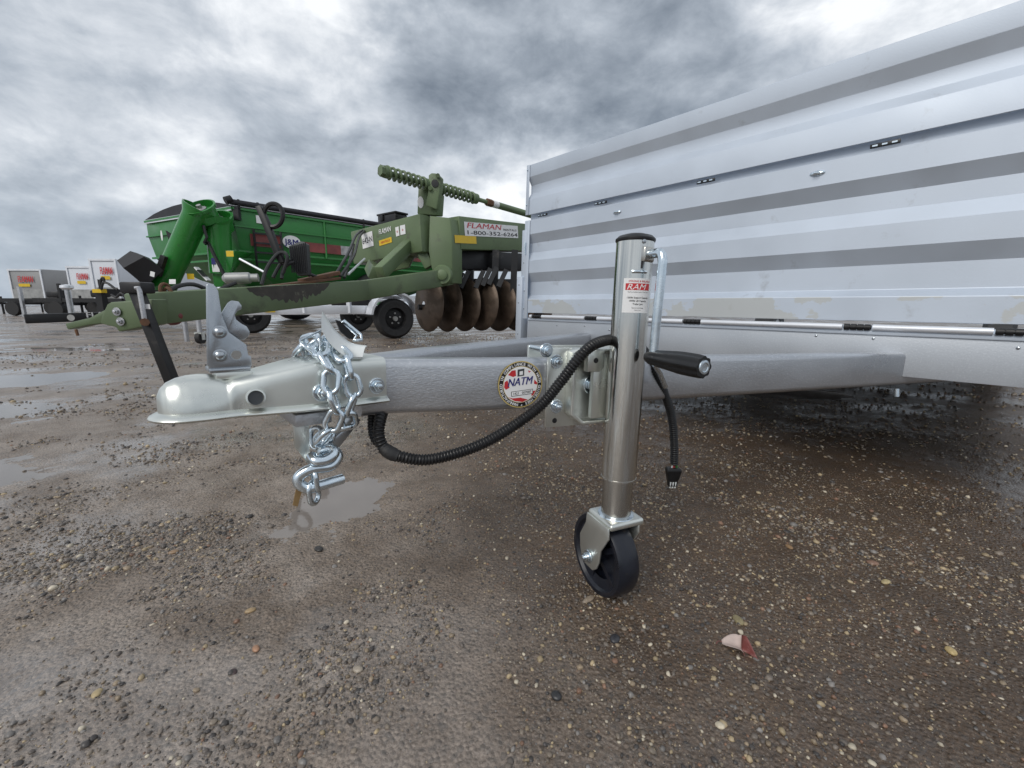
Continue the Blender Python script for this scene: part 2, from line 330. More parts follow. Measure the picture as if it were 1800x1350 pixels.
def ground_mat():
    M = bpy.data.materials.new('wet_packed_gravel'); M.use_nodes = True; nt = M.node_tree; N = nt.nodes; L = nt.links; b = N['Principled BSDF']
    tc = N.new('ShaderNodeTexCoord'); P = tc.outputs['Object']
    def noise(s, det=6, ro=.6, off=(0, 0, 0)):
        mp = N.new('ShaderNodeMapping'); mp.inputs['Location'].default_value = off; L.new(P, mp.inputs[0])
        n = N.new('ShaderNodeTexNoise'); n.inputs['Scale'].default_value = s; n.inputs['Detail'].default_value = det; n.inputs['Roughness'].default_value = ro; L.new(mp.outputs[0], n.inputs[0]); return n.outputs[0]
    def mr(x, a, bb, c, d):
        m = N.new('ShaderNodeMapRange'); L.new(x, m.inputs[0]); 
        for i, q in enumerate((a, bb, c, d)): m.inputs[i+1].default_value = q
        return m.outputs[0]
    def mix(f, a, bb):
        m = N.new('ShaderNodeMixRGB'); L.new(f, m.inputs[0])
        for i, q in ((1, a), (2, bb)):
            if isinstance(q, tuple): m.inputs[i].default_value = (*q, 1)
            else: L.new(q, m.inputs[i])
        return m.outputs[0]
    big = noise(.9, 5, .6); mid = noise(7, 6, .6, (4, 2, 0)); fine = noise(210, 5, .7, (1, 7, 0))
    vo = N.new('ShaderNodeTexVoronoi'); vo.inputs['Scale'].default_value = 150; L.new(P, vo.inputs[0])
    sx = N.new('ShaderNodeSeparateXYZ'); L.new(P, sx.inputs[0])
    def ma(op, a, b_):
        n = N.new('ShaderNodeMath'); n.operation = op
        for i, q in enumerate((a, b_)):
            if isinstance(q, (int, float)): n.inputs[i].default_value = q
            else: L.new(q, n.inputs[i])
        return n.outputs[0]
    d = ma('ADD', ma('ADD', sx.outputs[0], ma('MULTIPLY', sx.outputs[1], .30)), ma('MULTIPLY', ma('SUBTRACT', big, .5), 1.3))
    zone = mr(d, -.22, .42, 0, 1)          # sheen painted into pale left mud; wet brown right also painted with trailer shade
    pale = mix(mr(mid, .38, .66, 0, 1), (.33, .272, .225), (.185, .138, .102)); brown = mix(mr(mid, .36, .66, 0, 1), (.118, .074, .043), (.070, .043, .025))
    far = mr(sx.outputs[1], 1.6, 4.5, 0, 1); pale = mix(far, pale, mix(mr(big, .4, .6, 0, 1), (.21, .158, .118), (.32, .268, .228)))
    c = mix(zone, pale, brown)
    ms = N.new('ShaderNodeMapping'); ms.inputs['Scale'].default_value = (.30, 1.9, 1); ms.inputs['Rotation'].default_value = (0, 0, .12); L.new(P, ms.inputs[0])
    ns = N.new('ShaderNodeTexNoise'); ns.inputs['Scale'].default_value = 1.3; ns.inputs['Detail'].default_value = 8; ns.inputs['Roughness'].default_value = .65; L.new(ms.outputs[0], ns.inputs[0]); streak = ns.outputs[0]
    c = mix(ma('MULTIPLY', far, mr(streak, .5, .66, 0, .75)), c, (.105, .076, .056)); c = mix(ma('MULTIPLY', far, mr(streak, .46, .34, 0, .7)), c, (.34, .32, .31))
    c = mix(mr(fine, .52, .72, 0, .45), c, (.36, .30, .24))
    c = mix(mr(fine, .50, .32, 0, .75), c, (.062, .049, .038))
    hsv = N.new('ShaderNodeSeparateColor'); L.new(vo.outputs['Color'], hsv.inputs[0])
    c = mix(mr(hsv.outputs[0], .6, .95, 0, .45), c, (.075, .068, .062))
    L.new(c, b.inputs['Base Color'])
    wet = noise(1.6, 7, .62, (3, 3, 0))
    m2 = N.new('ShaderNodeMath'); m2.operation = 'ADD'; L.new(mr(wet, .38, .62, .46, .13), m2.inputs[0]); L.new(mr(fine, .3, .7, -.06, .10), m2.inputs[1]); L.new(m2.outputs[0], b.inputs['Roughness'])
    b.inputs['Specular IOR Level'].default_value = .5
    cw = ma('MULTIPLY', mr(wet, .50, .60, 0, 1), mr(zone, 0, 1, 1, .35)); L.new(cw, b.inputs['Coat Weight']); b.inputs['Coat Roughness'].default_value = .10; b.inputs['Coat IOR'].default_value = 1.6
    bc = N.new('ShaderNodeBump'); bc.inputs['Strength'].default_value = .35; bc.inputs['Distance'].default_value = .002; L.new(fine, bc.inputs['Height']); L.new(bc.outputs[0], b.inputs['Coat Normal'])
    h = N.new('ShaderNodeMath'); h.operation = 'ADD'; L.new(fine, h.inputs[0]); L.new(mr(vo.outputs['Distance'], 0, .6, .9, 0), h.inputs[1])
    bp = N.new('ShaderNodeBump'); bp.inputs['Strength'].default_value = .7; bp.inputs['Distance'].default_value = .0045; L.new(h.outputs[0], bp.inputs['Height']); L.new(bp.outputs[0], b.inputs['Normal'])
    return M
def make_ground():
    th = np.concatenate([np.linspace(-68, 68, 520), np.linspace(68, 292, 70)[1:-1]])*math.pi/180
    r = np.concatenate([[.06, .14, .22], np.geomspace(.29, 2.5, 400), np.geomspace(2.5, 14, 150)[1:], np.geomspace(14, 700, 46)[1:]])
    Rr, T = np.meshgrid(r, th, indexing='ij'); X = Rr*np.sin(T); Y = Rr*np.cos(T); Z = terrain(X, Y)*np.clip(1-(Rr-20)/60, 0, 1)
    Z = np.where(Rr > 80, 0, Z)
    nr, nt_ = X.shape; V = np.stack([X, Y, Z], -1).reshape(-1, 3)
    i = np.arange(nr-1)[:, None]*nt_; j = np.arange(nt_)[None]; j2 = (j+1) % nt_
    F = np.stack([i+j, i+j2, i+nt_+j2, i+nt_+j], -1).reshape(-1, 4)
    V = np.vstack([V, [[0, 0, 0]]]); ci = len(V)-1
    T3 = np.stack([np.full(nt_, ci), np.arange(nt_), (np.arange(nt_)+1) % nt_], -1)
    me = bpy.data.meshes.new('ground'); me.vertices.add(len(V)); me.vertices.foreach_set('co', V.ravel())
    nl = F.size+T3.size; me.loops.add(nl); me.loops.foreach_set('vertex_index', np.concatenate([F.ravel(), T3[:, ::-1].ravel()]))
    npol = len(F)+len(T3); me.polygons.add(npol)
    st = np.concatenate([np.arange(len(F))*4, F.size+np.arange(len(T3))*3]); me.polygons.foreach_set('loop_start', st)
    me.polygons.foreach_set('use_smooth', [True]*npol); me.update(calc_edges=True); me.validate()
    bm = bmesh.new(); bm.from_mesh(me); bmesh.ops.recalc_face_normals(bm, faces=bm.faces)
    if bm.faces[0].normal.z < 0: bmesh.ops.reverse_faces(bm, faces=bm.faces)
    bm.to_mesh(me); bm.free()
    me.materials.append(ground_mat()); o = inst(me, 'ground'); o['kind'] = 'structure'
make_ground()
for k, (px, py, rx, ry, d) in enumerate(PUD):
    base = float(np.mean(terrain(px+rx*np.array([-.3, 0, .3, 0, 0]), py+ry*np.array([0, 0, 0, -.3, .3]), 0.)))
    lift = [.0046, .0020, .003, .0022, .003, .001, .001][k]
    mb = MB(); mb.add([(px+rx*1.6*math.cos(a), py+ry*1.6*math.sin(a), base+lift) for a in np.linspace(0, 2*math.pi, 40, endpoint=False)], [list(range(40))])
    o = lpart('puddle', mb, WATER, None); o['kind'] = 'structure'
def stone_mat():
    M = bpy.data.materials.new('wet_pebbles'); M.use_nodes = True; nt = M.node_tree; N = nt.nodes; L = nt.links; b = N['Principled BSDF']
    a = N.new('ShaderNodeAttribute'); a.attribute_name = 'tint'; L.new(a.outputs['Color'], b.inputs['Base Color'])
    b.inputs['Roughness'].default_value = .38
    t = N.new('ShaderNodeTexCoord'); n = N.new('ShaderNodeTexNoise'); n.inputs['Scale'].default_value = 400; L.new(t.outputs['Object'], n.inputs[0])
    bp = N.new('ShaderNodeBump'); bp.inputs['Strength'].default_value = .25; bp.inputs['Distance'].default_value = .001; L.new(n.outputs[0], bp.inputs['Height']); L.new(bp.outputs[0], b.inputs['Normal'])
    return M
STONE = stone_mat()
def ico(sub):
    bm = bmesh.new(); bmesh.ops.create_icosphere(bm, subdivisions=sub, radius=1); v = np.array([x.co[:] for x in bm.verts]); f = np.array([[q.index for q in p.verts] for p in bm.faces]); bm.free(); return v, f
PAL = np.array([(.105, .088, .076), (.165, .138, .114), (.055, .049, .046), (.19, .155, .12), (.26, .20, .135), (.36, .28, .17), (.50, .44, .34), (.20, .115, .075), (.19, .175, .162)])
def stones(name, n, rmin, rmax, smin, smax, sub, label, seed, clump, probs, bury=.25):
    rs = np.random.RandomState(seed); bv, bf = ico(sub)
    xs = []; ys = []
    while sum(map(len, xs)) < n:
        r = np.sqrt(rs.uniform(rmin**2, rmax**2, 40000)); t = rs.uniform(-64, 64, 40000)*math.pi/180
        x = r*np.sin(t); y = r*np.cos(t); dn = gnoise(x*3.1+5, y*3.1)+.6*gnoise(x*9, y*9+3)
        keep = rs.uniform(0, 1, 40000) < np.where(x+.3*y > .15, np.clip(.34+clump*dn*.7, .08, 1), np.clip(.22+clump*dn*2.6, .03, 1)); keep &= (y > .22)
        for (px, py, rx, ry, d) in PUD: keep &= ~((((x-px)/rx)**2+((y-py)/ry)**2 < .5) & (rs.uniform(0, 1, 40000) < .96))
        xs.append(x[keep]); ys.append(y[keep])
    x = np.concatenate(xs)[:n]; y = np.concatenate(ys)[:n]
    s = smin*(smax/smin)**(rs.uniform(0, 1, n)**2.0); e = rs.uniform(.55, 1.0, (n, 3)); e[:, 2] = rs.uniform(.4, .75, n)
    a = rs.uniform(0, 2*math.pi, n); tl = rs.uniform(-.35, .35, n)
    v = bv[None]*(1+rs.uniform(-.22, .22, (n, len(bv), 1)))*(e*s[:, None])[:, None, :]
    ca, sa = np.cos(a)[:, None], np.sin(a)[:, None]; ct, st = np.cos(tl)[:, None], np.sin(tl)[:, None]
    vx, vy, vz = v[..., 0], v[..., 1], v[..., 2]; vx, vz = vx*ct-vz*st, vx*st+vz*ct; vx, vy = vx*ca-vy*sa, vx*sa+vy*ca
    z = terrain(x, y)+s*e[:, 2]*(.62-bury-rs.uniform(0, .55, n))
    V = np.stack([vx+x[:, None], vy+y[:, None], vz+z[:, None]], -1).reshape(-1, 3); F = (bf[None]+(np.arange(n)*len(bv))[:, None, None]).reshape(-1, 3)
    me = bpy.data.meshes.new(name); me.vertices.add(len(V)); me.vertices.foreach_set('co', V.ravel()); me.loops.add(F.size); me.loops.foreach_set('vertex_index', F.ravel())
    me.polygons.add(len(F)); me.polygons.foreach_set('loop_start', np.arange(len(F))*3); me.polygons.foreach_set('use_smooth', [True]*len(F)); me.update(calc_edges=True)
    ci = rs.choice(len(PAL), n, p=np.array(probs)/sum(probs)); cj = rs.choice(len(PAL), n, p=np.array(PRB)/sum(PRB)); ci = np.where(x+.3*y+.4*gnoise(x*2, y*2) > rs.uniform(-.1, .5, n), cj, ci); cc = PAL[ci]*rs.uniform(.75, 1.25, (n, 1)); cc = np.hstack([cc, np.ones((n, 1))])
    at = me.color_attributes.new('tint', 'FLOAT_COLOR', 'POINT'); at.data.foreach_set('color', np.repeat(cc, len(bv), 0).astype(np.float32).ravel())
    me.materials.append(STONE); o = inst(me, name); tag(o, label, 'gravel', kind='stuff'); return o
PR = [6, 6, 5, 4, 2.6, 1.6, .9, .8, 4]; PRB = [4, 5, 3, 5, 5, 3, 1.6, 2, 3]
stones('gravel', 44000, .3, 1.7, .0011, .0028, 1, 'fine wet grit pressed into the dirt in the foreground', 14, .8, PR)
stones('gravel', 8000, .3, 1.3, .0024, .0056, 2, 'small wet pebbles pressed into the dirt in the foreground', 11, 1., PR)
stones('gravel', 16000, 1.1, 3.2, .0030, .0095, 1, 'loose wet gravel around the trailer tongue', 12, 1., PR)
stones('gravel', 12000, 3.0, 8.0, .007, .017, 1, 'coarse gravel farther out across the yard', 13, 1., PR)

# a few larger pebbles one can point at
def pebble(u, v, sx, sy, c, label, seed, sz=None):
    g = gnd(u, v); rs = np.random.RandomState(seed); bv, bf = ico(3); z = float(terrain(np.array([g.x]), np.array([g.y]), 0)[0])
    vv = bv*(1+.08*np.array([gnoise(np.array([p[0]*1.5+seed]), np.array([p[1]*1.5+p[2]]))[0] for p in bv])[:, None])*np.array([sx, sy, sz or min(sx, sy)*.6])
    a = rs.uniform(0, 3); R = np.array([[math.cos(a), -math.sin(a), 0], [math.sin(a), math.cos(a), 0], [0, 0, 1]]); vv = vv @ R.T
    mb = MB(); mb.add(vv, bf.tolist()); m = mat('pebble_stone', c, .4, 0, .25, 150, .2, 300)
    o = lpart('pebble', mb, m, None, smooth=80); o.location = (g.x, g.y, z+.25*(sz or min(sx, sy)*.6)); tag(o, label, 'pebble', 'larger pebbles')
for q in [(440, 1072, .009, .006, (.34, .24, .13), 'tan oval pebble left of centre in the foreground'),
          (450, 1140, .008, .005, (.36, .20, .12), 'orange brown pebble among dark stones in left foreground'),
          (1298, 1086, .012, .008, (.24, .20, .11), 'flat olive tan pebble just behind the dry leaf'),
          (410, 1182, .007, .005, (.05, .03, .03), 'dark maroon pebble in the left foreground'),
          (171, 1221, .008, .006, (.40, .31, .17), 'pale yellow pebble in lower left foreground'),
          (629, 1176, .008, .006, (.34, .29, .23), 'pale beige pebble at the bottom centre left'),
          (1266, 1273, .006, .005, (.55, .48, .36), 'cream pebble in the bottom right foreground'),
          (1558, 1018, .011, .006, (.42, .34, .18), 'yellowish flat pebble right of the jack wheel'),
          (1535, 985, .011, .008, (.22, .13, .09), 'reddish brown flat pebble right of the jack wheel'),
          (1388, 957, .010, .006, (.26, .16, .08), 'rusty tan pebble in the shade right of the jack'),
          (1081, 1122, .010, .008, (.035, .035, .04), 'blackish pebble on the dirt in front of jack wheel'),
          (978, 1224, .008, .007, (.03, .03, .032), 'black round pebble in the bottom centre foreground'),
          (1672, 1143, .009, .007, (.45, .34, .16), 'yellow ochre pebble at the right edge of the foreground'),
          (560, 963, .012, .008, (.03, .028, .026), 'dark angular stone below the puddle'),
          (305, 968, .010, .007, (.26, .17, .10), 'rust tan pebble left of centre on wet gravel')]:
    pebble(*q, seed=int(q[0]))
g0 = WG
pebble(1035, 1054, .014, .006, (.30, .24, .18), 'narrow pinkish tan stone touching the jack wheel', 5)
# ================================================================== THE ALUMINIUM TRAILER IN FRONT
TR = thing('utility_trailer', 'new aluminium utility trailer with corrugated front ramp, galvanised tongue and jack, nearest the camera', 'trailer', MT)
W2 = .742*S
e = .019*S
up_prof = [(0, .5786), (0, .534), (-e, .5065), (-e, .4755), (0, .450), (0, .392)]
lo_prof = [(0, .3705), (0, .3175), (-e, .285), (-e, .2485), (0, .2150), (0, .167), (-e, .1317), (-e, .078), (0, .0615), (0, .008)]
def panel(prof, t=.004):
    front = [(x, z*S) for x, z in prof]; back = [(x-t, z*S) for x, z in prof][::-1]
    ring = front+back; mb = MB(); rows = []
    nl = 24
    for i in range(nl+1):
        l = -W2+2*W2*i/nl
        rows.append([Vector((x+.0006*math.sin(i*1.7+z*30), l, z)) for x, z in ring])
    mb.loft(rows); return mb
pu = lpart('ramp_panel', panel(up_prof), ALU, TR, smooth=22, bevel=.0012, bseg=1, label='upper folded ramp panel of corrugated aluminium')
def alu_film():
    M = ALU.copy(); M.name = 'mill_aluminium_with_film'; nt = M.node_tree; N = nt.nodes; L = nt.links; b = N['Principled BSDF']
    src = b.inputs['Base Color'].links[0].from_socket
    tc = N.new('ShaderNodeTexCoord'); sp = N.new('ShaderNodeSeparateXYZ'); L.new(tc.outputs['Object'], sp.inputs[0])
    mp = N.new('ShaderNodeMapping'); mp.inputs['Scale'].default_value = (1, 1, 1.6); mp.inputs['Location'].default_value = (0, .35, .2); L.new(tc.outputs['Object'], mp.inputs[0])
    n = N.new('ShaderNodeTexNoise'); n.inputs['Scale'].default_value = 3.2; n.inputs['Detail'].default_value = 10; n.inputs['Roughness'].default_value = .62; L.new(mp.outputs[0], n.inputs[0])
    r = N.new('ShaderNodeMapRange'); L.new(n.outputs[0], r.inputs[0]); r.inputs[1].default_value = .495; r.inputs[2].default_value = .51
    z = N.new('ShaderNodeMapRange'); L.new(sp.outputs[2], z.inputs[0]); z.inputs[1].default_value = .0770; z.inputs[2].default_value = .0765
    mm = N.new('ShaderNodeMath'); mm.operation = 'MULTIPLY'; L.new(r.outputs[0], mm.inputs[0]); L.new(z.outputs[0], mm.inputs[1])
    m3 = N.new('ShaderNodeMath'); m3.operation = 'MULTIPLY'; L.new(mm.outputs[0], m3.inputs[0]); m3.inputs[1].default_value = .55
    mx = N.new('ShaderNodeMixRGB'); L.new(m3.outputs[0], mx.inputs[0]); L.new(src, mx.inputs[1]); mx.inputs[2].default_value = (.50, .49, .43, 1); L.new(mx.outputs[0], b.inputs['Base Color'])
    return M
pl = lpart('ramp_panel', panel(lo_prof), alu_film(), TR, smooth=22, bevel=.0012, bseg=1, label='lower folded ramp panel of corrugated aluminium with peeling film')
# seam hinges between the two panels
mid = (.392+.3705)/2*S
SLOT = MB().box((0, 0, 0), (.006, .062, .010)).mesh('hinge', BLACKM, bevel=.001)
KNK = MB()
for k in (-1, 0, 1): KNK.box((.004, k*.020, -.001), (.006, .011, .004))
KNK = KNK.mesh('knuckle', CHAINM)
lpart('seam_strip', MB().box((-.026, 0, mid), (.004, 2*W2-.01, .05)), ALU, TR)
for u, v in ((953, 392), (1055, 368), (1240, 322), (1555, 258)):
    p = ona(u, v, 0); h = inst(SLOT, 'hinge', TR, Matrix.Translation((-.001, p.y, mid))); inst(KNK, 'knuckle', h)
# pad-eye catches on the lower panel
EYE = MB(); EYE.lathe([(.0001, .006), (.008, .005), (.012, .002), (.013, 0)], Matrix.Rotation(rad(90), 4, 'Y') @ Matrix.Diagonal((.6, 1.5, 1, 1)), 20)
EYE = EYE.mesh('pad_eye', CHAINM); BAIL = MB().tube([Vector((.004, -.007, 0)), Vector((.014, -.005, -.002)), Vector((.014, .005, -.002)), Vector((.004, .007, 0))], .0018, 8).mesh('bail', CHAINM)
for u, v in ((1085, 373), (1437, 305)):
    p = ona(u, v, 0); h = inst(EYE, 'pad_eye', TR, Matrix.Translation((.0015, p.y, p.z))); inst(BAIL, 'bail', h)
# hinge tube along the foot of the ramp with black knuckles
foot = -.006*S
ks = [ona(u, 560, 0).y for u in (945, 1040, 1218, 1510, 1790)]+[.86]
edges = [-W2+.05]
for k in ks: edges += [k-.034, k+.034]
edges.append(W2)
BH = MB()
for k in range(4): BH.cyl((0, -.030+k*.0152, 0), (0, -.0175+k*.0152, 0), .0088, 14)
BH.cyl((0, -.031, 0), (0, .031, 0), .006, 10); BH = BH.mesh('hinge', BLACKM)
for a, b in zip(edges[::2], edges[1::2]):
    if b-a > .01: lpart('hinge_tube', MB().cyl((.004, a, foot), (.004, b, foot), .0085, 16), WHITEF, TR)
for k in ks: inst(BH, 'hinge', TR, Matrix.Translation((.004, k, foot)))
# front sheet below the hinge, deck and underframe
lpart('front_sheet', MB().box((-.006, .01, -.075), (.004, 2*W2-.03, .122)), SHEET, TR, bevel=.001)
lpart('front_lip', MB().box((-.001, .01, -.0215), (.004, 2*W2-.04, .012)), ALU, TR, bevel=.001)
lpart('deck', MB().box((-1.98, 0, -.03), (3.9, 2*W2-.04, .03)), ALU, TR)
for k in range(8): lpart('cross_member', MB().box((-.25-k*.45, 0, -.085), (.05, 2*W2-.08, .07)), GALV, TR)
for s in (-1, 1): lpart('side_rail', MB().box((-1.96, s*(W2-.03), -.095), (3.85, .05, .09)), GALV, TR)
for k, (u, v) in enumerate(((978, 572), (1027, 573), (1070, 580), (1113, 577), (1345, 573), (1434, 590), (1535, 595), (1660, 585), (1790, 612))):
    p = ona(u, v, 0); inst(RIVET, 'rivet', TR, Matrix.Translation((-.0035, p.y, p.z)) @ Matrix.Rotation(rad(90), 4, 'Y'))
# left end: stake pocket, angle straps and bolts
ly = -W2
def yb(name, a, z0, z1, w, d, x=0., m=ALU): return lpart(name, MB().box((x, a, (z0+z1)/2), (d, w, z1-z0)), m, TR, bevel=.0015)
yb('edge_strap', ly+.004, .392*S, .5786*S, .020, .003, .0035)
yb('edge_strap', ly+.010, -.02, .3705*S, .034, .003, .0035)
yb('stake_post', ly-.020, -.125, .19, .040, .05, -.006)
yb('stake_strap', ly-.008, .17, .42, .030, .004, .004)
for z in (.43*S, .56*S): inst(SMALLBOLT, 'bolt', TR, Matrix.Translation((.005, ly+.002, z)) @ Matrix.Rotation(rad(90), 4, 'Y'))
for y, z in ((-.022, .15), (-.022, .06), (-.022, -.10), (.004, .12), (.004, .03), (-.006, .26)): inst(RIVET, 'rivet', TR, Matrix.Translation((.02 if y < -.01 and z < .2 else .006, ly+y, z)) @ Matrix.Rotation(rad(90), 4, 'Y'))
lpart('latch_pin', MB().tube([(.012, ly+.006, .36), (.014, ly+.006, .33), (.010, ly+.006, .30)], .0035, 8), CHAINM, TR)
# running gear further back under the deck
for s in (-1, 1):
    R = Matrix.Translation((-3.42, s*(W2-.14), -.483+.255+.103)) @ Matrix.Rotation(rad(90), 4, 'X')
    w = lpart('wheel', MB().lathe([(.15, -.08), (.22, -.085), (.25, -.06), (.255, 0), (.25, .06), (.22, .085), (.15, .08)], R, 36, closed=True), RUBBER, TR)
    lpart('rim', MB().lathe([(.02, -.05), (.15, -.07), (.155, 0), (.15, .07), (.02, .05)], R, 30), CHECK, w)
lpart('axle', MB().cyl((-3.42, -W2+.1, -.19), (-3.42, W2-.1, -.19), .03), GALV, TR)
lpart('rear_stand', MB().cyl(ona(1576, 683, -.45), ona(1576, 697, -.45)+Vector((0, 0, 0)), .008, 10), CHAINM, TR)

# ---- tongue rails (bent rectangular tube)
RT_TOP, RH, RW = -.0725, .088, .050
def rail(s):
    ctr = [(-.45, .690), (0, .5225), (.55, .3145), (.90, .182), (1.04, .1290), (1.12, .0905), (1.18, .058), (1.225, .036), (1.26, .0268), (1.285, .0262)]
    P = spline([Vector((a, l, 0)) for a, l in ctr], 6); rings = []
    c = .012
    for i, p in enumerate(P):
        t = (P[min(i+1, len(P)-1)]-P[max(i-1, 0)]).normalized(); n = Vector((-t.y, t.x, 0)); ring = []
        for cx, cz, a0 in ((1, 1, 0), (-1, 1, 90), (-1, -1, 180), (1, -1, 270)):
            for k in range(5):
                a = rad(a0+k*22.5); x = cx*(RW/2-c)+c*math.cos(a); z = cz*(RH/2-c)+c*math.sin(a)
                q = p-n*x if False else p+n*x
                ring.append(Vector((q.x, q.y*s, RT_TOP-RH/2+z)))
        rings.append(ring)
    return MB().loft(rings)
for s in (1, -1): lpart('tongue_rail', rail(s), RAILM, TR, smooth=50)
# ---- coupler
CA0 = 1.246
def coupler():
    #      t     halfw  ztop   zbot   n
    st = [(0.000, .0560, -.0685, -.134, 12), (.040, .0560, -.0685, -.134, 12), (.080, .0560, -.0690, -.134, 12), (.100, .0550, -.0705, -.134, 11), (.125, .0515, -.0755, -.134, 9), (.150, .0455, -.0815, -.134, 8),
          (.172, .0400, -.0862, -.134, 6), (.188, .0352, -.0888, -.134, 4.5), (.193, .0338, -.0912, -.134, 3.6), (.197, .0325, -.0910, -.134, 3), (.202, .0325, -.0870, -.134, 2.5), (.210, .0328, -.0845, -.134, 2.2), (.221, .0326, -.0835, -.134, 2.1), (.232, .0310, -.0843, -.134, 2),
          (.242, .0280, -.0870, -.134, 2), (.251, .0225, -.0920, -.134, 2), (.257, .0150, -.0995, -.134, 2), (.2605, .006, -.1090, -.134, 2)]
    st = [(t if t < .1 else .1+(t-.1)*1.085, w if t < .19 else w*1.06, zt, zb, n) for t, w, zt, zb, n in st]
    P = []
    for i in range(len(st)-1):
        for k in range(3):
            t = k/3; P.append([a+(b-a)*t for a, b in zip(st[i], st[i+1])])
    P.append(st[-1]); rings = []
    for t, w, zt, zb, n in P:
        ring = []
        for k in range(33):
            a = math.pi*k/32; cx = math.cos(a); sz = math.sin(a)
            ring.append(Vector((CA0+t, w*math.copysign(abs(cx)**(2/n), cx), zb+(zt-zb)*abs(sz)**(2/n))))
        rings.append(ring)
    return MB().loft(rings), st
cmb, cst = coupler()
CP = lpart('coupler', cmb, ZINCP, TR, smooth=45)
# rolled flange round the lower edge
outline = [(CA0+t, w, zb) for t, w, zt, zb, n in cst if t <= .246]
fl = [Vector((a, w+.003, z)) for a, w, z in outline]
lastw = fl[-1]
for k in range(1, 12):
    a = math.pi/2-k*math.pi/12; fl.append(Vector((CA0+.2430+.0350*math.cos(a), .0355*math.sin(a), -.134)))
fl += [Vector((p.x, -p.y, p.z)) for p in fl[:len(outline)][::-1]]
rows = []
for i, p in enumerate(fl):
    t = (fl[min(i+1, len(fl)-1)]-fl[max(i-1, 0)]).normalized(); n = Vector((-t.y, t.x, 0)); n = n if n.dot(Vector((p.x-1.40, p.y, 0))) > 0 else -n
    n = n.normalized()
    rows.append([p-n*.004+Vector((0, 0, .006)), p+n*.001+Vector((0, 0, .0035)), p+n*.0055+Vector((0, 0, .0010)), p+n*.0068+Vector((0, 0, -.001)), p+n*.0055+Vector((0, 0, -.0035)), p-n*.004+Vector((0, 0, -.004))])
lpart('flange', MB().loft(rows), ZINCP, CP, smooth=60)
for u, v in ((565, 690), (662, 678)):
    p = onl(u, v, .056); inst(BOLT, 'bolt', CP, Matrix.Translation((p.x, .0555, p.z)) @ Matrix.Rotation(rad(-90), 4, 'X'))
p = onl(450, 700, .05)
RP = Matrix.Translation((p.x, .0478, p.z)) @ Matrix.Rotation(rad(-78), 4, 'X')
lpart('pin_rim', MB().lathe([(.0095, -.006), (.0115, -.004), (.0115, .0022), (.0095, .0028), (.0088, .001)], RP, 24, closed=True), ZINCP, CP)
lpart('pin', MB().lathe([(.0001, .0005), (.0090, .0005), (.0092, -.006)], RP, 20), RADI, CP)
lpart('ball_clamp', MB().loft([[Vector((CA0+.135+dx, y, z)) for y, z in ((-.018, -.134), (.018, -.134), (.015, -.134-d), (-.015, -.134-d))] for dx, d in ((0, .003), (.015, .009), (.045, .011), (.06, .003))]), ZINCP, CP)
# latch plates standing on the coupler
PL = [(362, 65), (375, 57), (413, 73), (430, 100), (450, 235), (490, 335), (590, 405), (600, 465), (616, 470), (619, 515), (612, 548), (375, 556), (376, 530), (366, 520)]
mb = MB(); mb.prism([onl(*c4(*p), .012) for p in PL], (0, -.005, 0)); LP = lpart('latch_plate', mb, ZINCB, TR, bevel=.001)
f0 = onl(*c4(376, 548), .012); f1 = onl(*c4(612, 540), .012)
lpart('latch_foot', MB().box(((f0.x+f1.x)/2, -.004, f0.z-.001), (abs(f0.x-f1.x), .040, .006)), ZINCB, TR, bevel=.002)
LV = [(505, 155), (545, 160), (563, 185), (560, 206), (540, 212), (524, 235), (530, 262), (560, 285), (592, 302), (609, 332), (605, 352), (580, 376), (555, 380), (520, 378), (470, 350), (440, 300), (438, 250), (450, 225), (468, 195), (485, 168)]
lpart('latch_pad', MB().box(((f0.x+f1.x)/2-.004, -.002, f0.z-.0085), (abs(f0.x-f1.x)*.9, .034, .010)), ZINCP, TR, bevel=.002)
lpart('latch_lever', MB().prism([onl(*c4(*p), -.012) for p in LV]+[onl(*c4(*p), -.012) for p in ()], (0, -.005, 0)), ZINCB, TR, bevel=.001)
DOME = MB().lathe([(.0080, 0), (.0082, .0012), (.0062, .0016), (.0055, .0034), (.003, .0052), (.0003, .0056)], Matrix.Identity(4), 20).mesh('rivet', ZINCB)
for c in ((437, 333), (440, 465)):
    p = onl(*c4(*c), .012); inst(DOME, 'rivet', LP, Matrix.Translation((p.x, .012, p.z)) @ Matrix.Rotation(rad(-90), 4, 'X'))
p = onl(*c4(531, 463), .012); RH_ = Matrix.Translation((p.x, .0125, p.z)) @ Matrix.Rotation(rad(-90), 4, 'X')
lpart('hole_rim', MB().lathe([(.0055, 0), (.0072, .0003), (.0070, .001), (.0058, .001)], RH_, 18, closed=True), CHAINM, LP)
lpart('hole', MB().lathe([(.0001, .0006), (.0057, .0006), (.0057, -.001)], RH_, 18), JACKI, LP)
# chain anchor plate and cross tab under the tongue
lpart('anchor_plate', MB().prism([onl(*c4(*p), .030) for p in ((848, 800), (945, 800), (947, 1090), (862, 985), (858, 900))], (0, -.006, 0)), ZINCP, TR, bevel=.001)
q0 = onl(*c4(875, 835), .04); lpart('anchor_tab', MB().box((q0.x-.022, 0, q0.z), (.050, .085, .018)), GALV, TR, bevel=.002)
lpart('anchor_brace', MB().prism([onl(*c4(*p), .02) for p in ((1215, 815), (1235, 830), (1110, 990), (1050, 985), (1060, 955))], (0, -.03, 0)), ZINCB, TR, bevel=.001)

